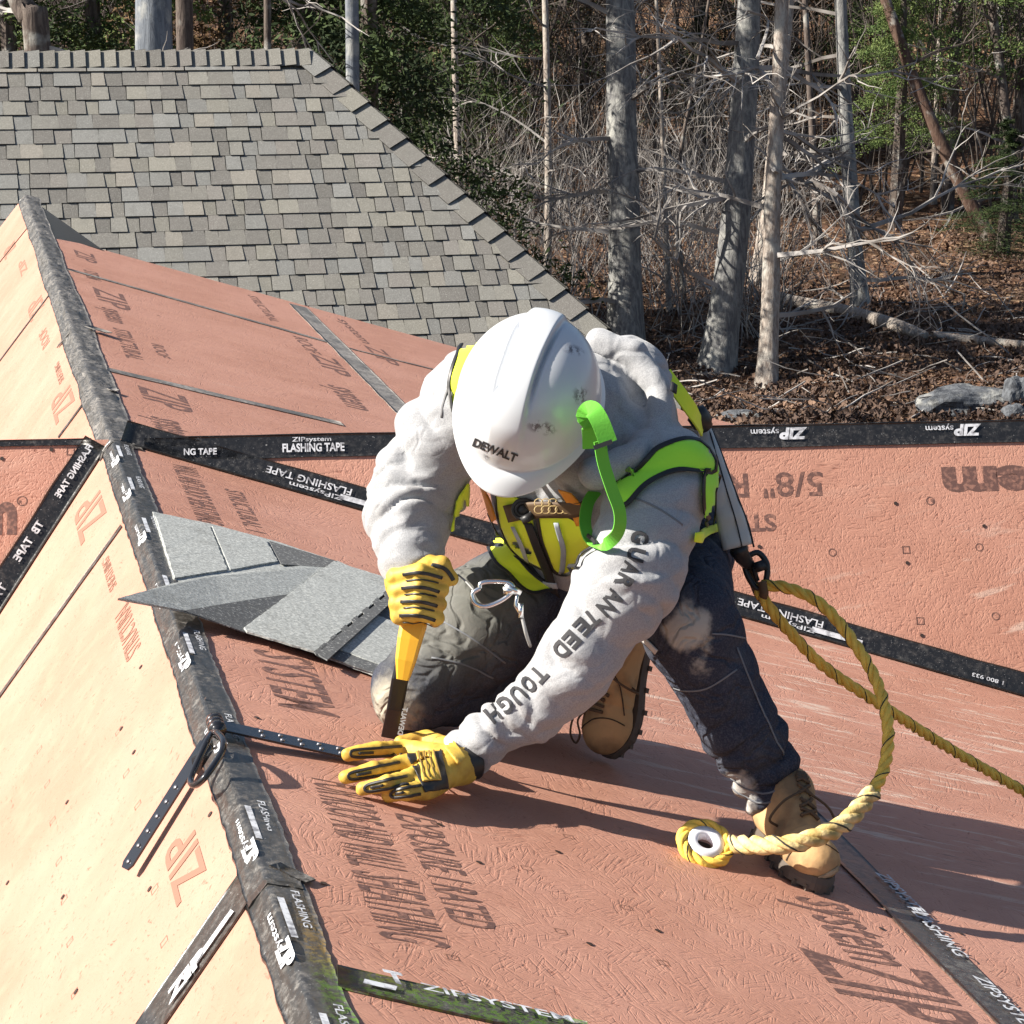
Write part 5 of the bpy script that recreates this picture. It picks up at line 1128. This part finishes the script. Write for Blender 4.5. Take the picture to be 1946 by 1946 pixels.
# --- boots
def boot(heel, F, U, ss_=1., name='boot', shaft=.16, tilt=None, top=None):
    F = Vector(F).normalized(); U = Vector(U); U = (U-F*U.dot(F)).normalized(); S = F.cross(U); L = .31*ss_
    W = lambda x, y, z: heel+S*(x*ss_)+F*(y*ss_)+U*(z*ss_)
    tl = tilt or (0, -.01, .30)
    TOP = top if top is not None else W(tl[0], tl[1]+.05, .13+shaft)
    def fb(p):
        d = cone(p, W(0, .05, .07), W(0, .06, .12), .045*ss_, .05*ss_); d = smin(d, cone(p, W(0, .06, .12), TOP, .05*ss_, .056*ss_), .02)
        d = smin(d, cone(p, W(0, .05, .07), W(.004, .20, .055), .045*ss_, .048*ss_), .03); d = smin(d, ell(p, W(.003, .245, .052), (S, F, U), (.056*ss_, .068*ss_, .046*ss_)), .02)
        d = smin(d, cone(p, W(0, .09, .12), W(0, .18, .075), .045*ss_, .036*ss_), .02)
        return np.maximum(d, -((p-A_(W(0, 0, .028)))@A_(U)))
    def dsp(V, N):
        q = (V-A_(heel)); y = q@A_(F)/ss_; z = q@A_(U)/ss_; x = q@A_(S)/ss_
        sm = .0035*np.exp(-((y-.205-.05*np.clip(z-.06, 0, 1))/.006)**2)*(z > .03)      # toe cap seam
        cr = .004*np.sin(y*130+z*90)*np.exp(-((y-.17)/.03)**2)*(z > .05)
        col = .006*ss(z, .13+shaft-.03, .13+shaft-.01); return -sm*.8+cr*.7+col+.0015*noise3(V*30, 2)
    o = sdf_obj(name, fb, [W(-.05, -.02, 0), W(.05, .31, 0), W(0, .05, .14+shaft), W(-.05, .31, .10), W(.05, .31, .1), TOP], .07, .0042, m_tan, person, dsp, 1)
    # sole with lugs
    mb = MB(); out = []
    for i in range(40):
        a = 2*math.pi*i/40; y = .155-.158*math.cos(a); wd = (.040+.018*ss(y, .12, .24))*(1-max(0, abs(y-.155)/.158-.72)*1.5) if True else 0
        x = math.sin(a); out.append((math.copysign(abs(x)**.55, x)*wd, y))
    top = [W(x, y, .032) for x, y in out]; mid = [W(x*1.05, .155+(y-.155)*1.02, .020) for x, y in out]; bot = [W(x*1.05, .155+(y-.155)*1.02, .006 if not (.09 < y < .125) else .014) for x, y in out]; k = 40
    mb.add(top+mid+bot, [(i, (i+1) % k, k+(i+1) % k, k+i) for i in range(k)]+[(k+i, k+(i+1) % k, 2*k+(i+1) % k, 2*k+i) for i in range(k)]+[tuple(range(k-1, -1, -1)), tuple(range(2*k, 3*k))])
    for i in range(0, 40, 2):
        x, y = out[i]; c = W(x*.97, .155+(y-.155)*.98, .006); mb.box(c, S*.008, F*.0055, U*.0065)
    mb.build('sole', m_sole, o)
    bv = [o_bvh[name]]; mb = MB()
    for i in range(6):
        y = .155-.021*i if i < 4 else .092-.006*(i-3); z = .105+.022*i
        for s in (-1, 1):
            a = W(s*.030, y, z); b2 = W(-s*.028, y-.012, z+.020)
            pts_ = []
            for t in np.linspace(0, 1, 7):
                q = a.lerp(b2, t)+F*.05+U*.03; g_ = bv[0].find_nearest(q); pts_.append(g_[0]+g_[1]*.004)
            mb.tube(pts_, .0042, 5)
    a = W(0, .16, .11)
    for s in (-1, 1): mb.tube(smooth_path([bv[0].find_nearest(W(0, .12, .14))[0]+F*.006, W(s*.05, .16, .13), W(s*.075, .17, .09), W(s*.05, .16, .075)], 5), .0028, 5)
    mb.build('laces', m_lace, o, True)
    cf = MB(); cf.tube([TOP-(TOP-W(0, .06, .12)).normalized()*.012, TOP+(TOP-W(0, .06, .12)).normalized()*.012], [.064*ss_, .062*ss_], 20); cf.build('padded_collar', M('dark_padding', (.12, .09, .06), .8), o, True)
    return o
tf = PR.hit(1556, 1700); hf = PR.hit(1446, 1592); Ff = (tf-hf).normalized(); bt1 = boot(tf-Ff*.315, Ff, PR.n, 1.0, shaft=.13, top=T['hemL'].p); bvb = [o_bvh['boot']]; m_bst = M('dark_boot_stitching', (.07, .045, .025), .8); m_bmp = M('cream_rubber_bumper', (.42, .36, .25), .7, var=((.2, .16, .1), 30, .45, .6))
for pl_ in ([(1488, 1652), (1508, 1615), (1556, 1600), (1594, 1622)], [(1426, 1560), (1440, 1600), (1470, 1640)]): drape_strip('stitching', pl_, .0028, bvb, m_bst, bt1, .002, .001, 4)
drape_strip('toe_bumper', [(1478, 1640), (1510, 1662), (1556, 1668), (1592, 1650)], .014, bvb, m_bmp, bt1, .003, .002, 4)
tr_ = PR.hit(1132, 1442); Fr = (-UP*.90-RT*.22-FW*.10).normalized(); bt2 = boot(tr_-Fr*.315+RT*.035, Fr, (-RT*.50-FW*.80+UP*.05), 1.0, shaft=.06, top=anR.lerp(tr_-Fr*.2, .5))
bvb = [o_bvh['boot']]
for pl_ in ([(1106, 1384), (1128, 1366), (1160, 1366), (1188, 1380)], [(1152, 1262), (1176, 1300), (1186, 1360)], [(1112, 1300), (1108, 1350)]): drape_strip('stitching', pl_, .0028, bvb, m_bst, bt2, .002, .001, 4)
for pl_ in ([(1108, 1300), (1152, 1316)], [(1108, 1316), (1152, 1330)], [(1108, 1330), (1150, 1344)], [(1110, 1344), (1148, 1354)], [(1110, 1302), (1150, 1332)], [(1112, 1330), (1150, 1304)]): drape_strip('laces', pl_, .006, bvb, m_lace, bt2, .005, .004, 4)
mb = MB(); h0 = cast(bvb, 1116, 1346)[0]-FW*.006 if cast(bvb, 1116, 1346) else P(1112, 1346, 5.1); dd_ = (h0-CAM).dot(FW)
mb.tube(smooth_path([h0, P(1092, 1360, dd_), P(1084, 1392, dd_), P(1094, 1412, dd_+.02), P(1102, 1396, dd_), P(1098, 1368, dd_), h0], 5), .0025, 5); mb.build('laces', m_lace, bt2, True)
under(person)

# ================================================================== pry bar in the fist
bar = empty('pry_bar', PR.hit(742, 1402)); tag(bar, 'black flat bar with yellow grip held upright in the worker\'s fist', 'pry bar')
m_ygrip = M('yellow_plastic_grip', (.80, .42, .03), .4, bump=(30, .15, .003)); b1 = P(806, 1060, 4.70); b2 = P(768, 1250, 4.69); b3 = P(760, 1292, 4.69); b4 = PR.hit(740, 1403, .014)
ax = (b2-b1).normalized(); sx = ax.cross(vw).normalized(); fz = sx.cross(ax)
def bar_sec(name, secs, mat, parent):
    vs = []; k = 12
    for p, w_, t_ in secs:
        for i in range(k):
            a = 2*math.pi*i/k; vs.append(p+sx*math.copysign(abs(math.cos(a))**.5, math.cos(a))*w_+fz*math.copysign(abs(math.sin(a))**.5, math.sin(a))*t_)
    return mesh(name, vs, [(i*k+j, i*k+(j+1) % k, (i+1)*k+(j+1) % k, (i+1)*k+j) for i in range(len(secs)-1) for j in range(k)]+[tuple(range(k-1, -1, -1)), tuple((len(secs)-1)*k+j for j in range(k))], mat, parent, False)
gp = bar_sec('grip', [(b1, .020, .014), (P(800, 1100, 4.70), .021, .015), (P(790, 1160, 4.70), .022, .015), (P(786, 1186, 4.70), .027, .017), (P(779, 1215, 4.695), .025, .016), (P(771, 1255, 4.69), .021, .013), (P(765, 1292, 4.69), .013, .009)], m_ygrip, bar)
shm = bar_sec('blade', [(P(782, 1200, 4.70), .016, .007), (b3, .017, .006), (P(750, 1350, 4.72), .0165, .005), (b4, .0175, .0035)], M('black_steel', (.03, .03, .034), .35, .6, bump=(50, .2, .002)), bar)
mb = MB(); text_on(mb, 'DEWALT', P(756, 1395, 4.71), -ax, -sx, fz, .010, .055, .012, .03); mb.build('printed_lettering', M('grey_print', (.35, .35, .35), .6), bar)
under(bar)

# ================================================================== roof anchor
anc = empty('roof_anchor', PR.hit(405, 1402)); tag(anc, 'black metal hinged roof anchor with two drilled straps straddling the taped ridge', 'roof anchor')
m_anc = M('black_coated_steel', (.022, .023, .028), .25, .3, coat=.4)
def plate(name, a, b, n, wd, holes, mat, round_end=True):
    a, b, n = Vector(a), Vector(b), Vector(n).normalized(); t = (b-a).normalized(); n = (n-t*n.dot(t)).normalized(); s = n.cross(t); L = (b-a).length; mb = MB(); th = .0045
    o = [a-s*wd/2, b-s*wd/2]+([b+t*(wd*.35)-s*wd*.3, b+t*(wd*.35)+s*wd*.3] if round_end else [])+[b+s*wd/2, a+s*wd/2]
    mb.slab([q+n*th for q in o], n, th); lip = .006
    pl = mb.build(name, mat, anc)
    for f, lat in holes:
        mh = MB(); c = a+t*L*f+s*lat*wd; mh.tube([c+n*(th*.9), c+n*(th+.0025)], [.0052, .0042], 8)
        mh.build('rivet', bpy.data.materials.get('dull_steel') or M('dull_steel', (.30, .30, .33), .4, .8), pl, True)
    return pl
ha = Vector((XR, PR.hit(405, 1402).y, .022))
plate('strap', ha+Vector((.01, .0, 0)), Q(668, 1436, .010), PR.n+Vector((0, -.1, 0)), .046, [(f, l) for f in (.3, .45, .6, .75, .9) for l in (-.22, .22)], m_anc)
plate('strap', PL.hit(392, 1412, .022), PL.hit(246, 1642, .026), PL.n*.9+Vector((-.05, -.3, .1)), .034, [(f, 0) for f in (.38, .5, .62, .74, .86, .99)], m_anc)
mb = MB(); rc = [(412, 1392), (424, 1408), (420, 1432), (392, 1474), (372, 1492), (362, 1484), (372, 1455), (392, 1412), (402, 1394), (412, 1392)]
mb.tube(smooth_path([PL.hit(x, y, .05) if x < 400 else PL.hit(x, y, .04) for x, y in rc], 5), .0065, 8); mb.build('ring', m_anc, anc, True)
mb = MB(); mb.tube([ha+Vector((0, .035, .004)), ha+Vector((0, -.035, .004))], .012, 12)
for k in (-1, 0, 1): mb.tube([ha+Vector((0, k*.022+.008, .004)), ha+Vector((0, k*.022-.008, .004))], .017, 12)
mb.box(PL.hit(385, 1432, .035), (PL.hit(370, 1455, .035)-PL.hit(400, 1408, .035))*.5, Vector((0, .012, .01)), PL.n*.006); mb.build('hinge', m_anc, anc, True)
under(anc)

# ================================================================== loose shingles
m_new = mat_shingle('new_grey_granule_shingle', (.44, .46, .45), False, 120.); m_newd = mat_shingle('dark_granule_shingle', (.13, .135, .14), False, 120.)
def rough(q_, sd=0):
    out = []; r_ = random.Random(len(q_)*7+sd)
    for i in range(len(q_)):
        a, b = Vector(q_[i]), Vector(q_[(i+1) % len(q_)]); k = max(1, int((b-a).length/.016))
        for j in range(k): out.append(a.lerp(b, j/k)+(Vector((r_.uniform(-1, 1), r_.uniform(-1, 1), 0))*.0011 if j else Vector((0, 0, 0))))
    return out
def sheet(label, poly, hs, dark=None, light2=None):
    """poly in photograph pixels, hs heights above the right slope; dark = polygons of dark granules"""
    pts = [PR.hit(x, y, h) for (x, y), h in zip(poly, hs)]; n = PR.n; sg = 1 if (pts[1]-pts[0]).cross(pts[2]-pts[1]).dot(n) < 0 else 0; t = empty('roof_shingle', pts[0]); tag(t, label, 'shingle', 'loose grey shingles by the ridge')
    mb = MB(); pts = rough(pts); mb.slab(pts[::-1] if sg else pts, n, .0045); mb.build('backing', m_new, t)
    for d_ in (dark or []):
        q = [PR.hit(x, y, h+.003) for (x, y, h) in d_]; mb = MB(); mb.slab(q[::-1] if (q[1]-q[0]).cross(q[2]-q[1]).dot(n) < 0 else q, n, .0025); mb.build('dark_band', m_newd, t)
    for d_ in (light2 or []):
        q = [PR.hit(x, y, h+.004) for (x, y, h) in d_]; mb = MB(); mb.slab(rough(q[::-1] if (q[1]-q[0]).cross(q[2]-q[1]).dot(n) < 0 else q), n, .0045); mb.build('tab', m_new, t)
    under(t); return t
sheet('lowest loose shingle with dark headlap, nearest the worker\'s knee', [(465, 1188), (640, 1065), (860, 1160), (760, 1300)], [.012, .012, .012, .012], dark=[[(600, 1240, .013), (735, 1120, .013), (850, 1165, .013), (745, 1290, .013)]], light2=[[(640, 1232, .014), (716, 1168, .014), (790, 1200, .014), (722, 1262, .014)]])
sheet('upper loose shingle lying flat against the ridge tape with a dark notch at its right', [(290, 972), (400, 995), (530, 1030), (645, 1068), (470, 1150), (330, 1100)], [.010]*6, dark=[[(512, 1028, .012), (640, 1066, .012), (615, 1078, .012), (535, 1072, .012)]], light2=[[(296, 980, .0105), (398, 998, .0105), (432, 1082, .0105), (332, 1098, .0105)], [(403, 999, .0105), (505, 1026, .0105), (528, 1066, .0105), (438, 1082, .0105)]])
def teeth(a, b, n_, amp):
    out = []; 
    for i in range(n_+1):
        f = i/n_; x, y = a[0]+(b[0]-a[0])*f, a[1]+(b[1]-a[1])*f; out += [(x, y, a[2]+(b[2]-a[2])*f), (x+amp, y+amp*1.1, a[2]+(b[2]-a[2])*f)] if i % 2 == 0 else [(x+amp, y+amp*1.1, a[2]+(b[2]-a[2])*f), (x, y, a[2]+(b[2]-a[2])*f)]
    return out
sheet('slanting loose shingle whose pointed end overhangs the ridge', [(224, 1137), (330, 1108), (440, 1090), (570, 1075), (640, 1080), (560, 1130), (470, 1200), (350, 1160)], [.06, .045, .03, .02, .016, .016, .016, .035], dark=[[(350, 1160, .036), (470, 1140, .026), (556, 1128, .018), (468, 1202, .017)]])
sheet('light square-edged loose shingle in the middle of the pile', [(464, 1192), (634, 1066), (730, 1096), (740, 1120), (600, 1238), (470, 1200)], [.026]*6, dark=[teeth((596, 1238, .0235), (738, 1118, .0235), 14, 5)+[(762, 1128, .0235), (622, 1254, .0235)]])
mb = MB()
# ================================================================== rope
rope = empty('safety_rope', PR.hit(1345, 1605)); tag(rope, 'yellow three-strand safety rope looping from the worker\'s back over the front boot', 'rope')
m_rope = M('yellow_rope', (.95, .62, .10), .75, bump=(90, .6, .004), var=((.78, .50, .08), 40, .42, .62)); m_rope2 = M('spliced_rope', (.72, .56, .27), .8, bump=(90, .7, .004), var=((.45, .32, .11), 30, .42, .6)); m_tr = M('black_tracer', (.03, .028, .02), .7)
def rope3(name, pts, r, mat, pitch=7.5, rad2=.56):
    path = smooth_path(pts, 30); L = [0]
    for i in range(1, len(path)): L.append(L[-1]+(path[i]-path[i-1]).length)
    n_ = int(L[-1]/(r*.42)); P_ = []; k = 0
    for i in range(n_+1):
        s0 = L[-1]*i/n_
        while k < len(L)-2 and L[k+1] < s0: k += 1
        P_.append(path[k].lerp(path[k+1], (s0-L[k])/max(1e-9, L[k+1]-L[k])))
    for q in range(3):
        cen = []; ref = None
        for i, p in enumerate(P_):
            t = (P_[min(i+1, n_)]-P_[max(i-1, 0)]).normalized(); ref = (ref if ref else t.orthogonal()); ref = (ref-t*ref.dot(t)).normalized(); b = t.cross(ref)
            rr2 = r if not isinstance(r, tuple) else r[0]; a = 2*math.pi*(i*L[-1]/n_/(pitch*r))+q*2.0944; cen.append(p+(ref*math.cos(a)+b*math.sin(a))*r*.50)
        mb = MB(); mb.tube(cen, r*rad2, 7); mb.build(name, mat, rope, True)
        if q == 0:
            mb = MB(); seg_ = [c for c in cen]
            mb.tube([c+(c-P_[i]).normalized()*(r*rad2*.88) for i, c in enumerate(seg_)], r*.13, 4); mb.build('tracer_thread', m_tr, rope, True)
A1 = [P(1448, 1112, 4.97), P(1500, 1118, 4.95), P(1565, 1152, 4.92), P(1625, 1225, 4.88), P(1668, 1300, 4.83), P(1688, 1385, 4.76), P(1680, 1460, 4.70), P(1655, 1512, 4.64)]
rope3('strand', A1, .0125, m_rope); A2 = [P(1658, 1506, 4.645), P(1610, 1560, 4.58), P(1560, 1588, 4.54), P(1500, 1604, 4.53), P(1440, 1606, 4.56), P(1392, 1604, 4.62)]; rope3('strand', A2, .0185, m_rope2, 6.)
B1 = [P(1440, 1112, 4.98), P(1452, 1140, 4.97), P(1500, 1200, 4.98), P(1570, 1270, 5.02), P(1690, 1350, 5.12), P(1800, 1420, 5.3), P(1960, 1512, 5.5), P(2120, 1600, 5.7)]; rope3('strand', B1, .0122, m_rope)
mb = MB(); mb.tube(smooth_path([P(1428, 1070, 4.985), P(1432, 1105, 4.985), P(1445, 1135, 4.98), P(1452, 1128, 4.96), P(1448, 1105, 4.96)], 5), .010, 8); mb.build('eye_wrap', M('dark_splice', (.14, .08, .04), .8), rope, True)
ec = PR.hit(1340, 1604, .030); en = (PR.n*.75-FW*.6).normalized(); e1 = (RT-en*RT.dot(en)).normalized(); e2 = en.cross(e1)
rope3('strand', [ec+(e1*math.cos(a)+e2*math.sin(a))*.046 for a in np.linspace(0, 6.283, 13)], .0125, m_rope, 7.)
mb = MB(); vs = []; 
for i in range(40):
    a = 2*math.pi*i/40; d = e1*math.cos(a)+e2*math.sin(a)
    for (x, z) in ((.036, .010), (.036, -.010), (.020, -.013), (.017, -.008), (.017, .008), (.020, .013)): vs.append(ec+d*x+en*z)
mb.add(vs, [(i*6+k, i*6+(k+1) % 6, ((i+1) % 40)*6+(k+1) % 6, ((i+1) % 40)*6+k) for i in range(40) for k in range(6)]); mb.build('thimble', M('white_plastic_thimble', (.75, .75, .80), .3), rope, True)
mb = MB(); mb.tube(smooth_path([P(1352, 1622, 4.68), P(1345, 1608, 4.66), P(1318, 1600, 4.655), P(1296, 1592, 4.66)], 5), .005, 8); mb.tube([P(1298, 1594, 4.66), P(1292, 1584, 4.658)], .006, 8); mb.build('clip', m_gblk, rope, True)
under(rope)
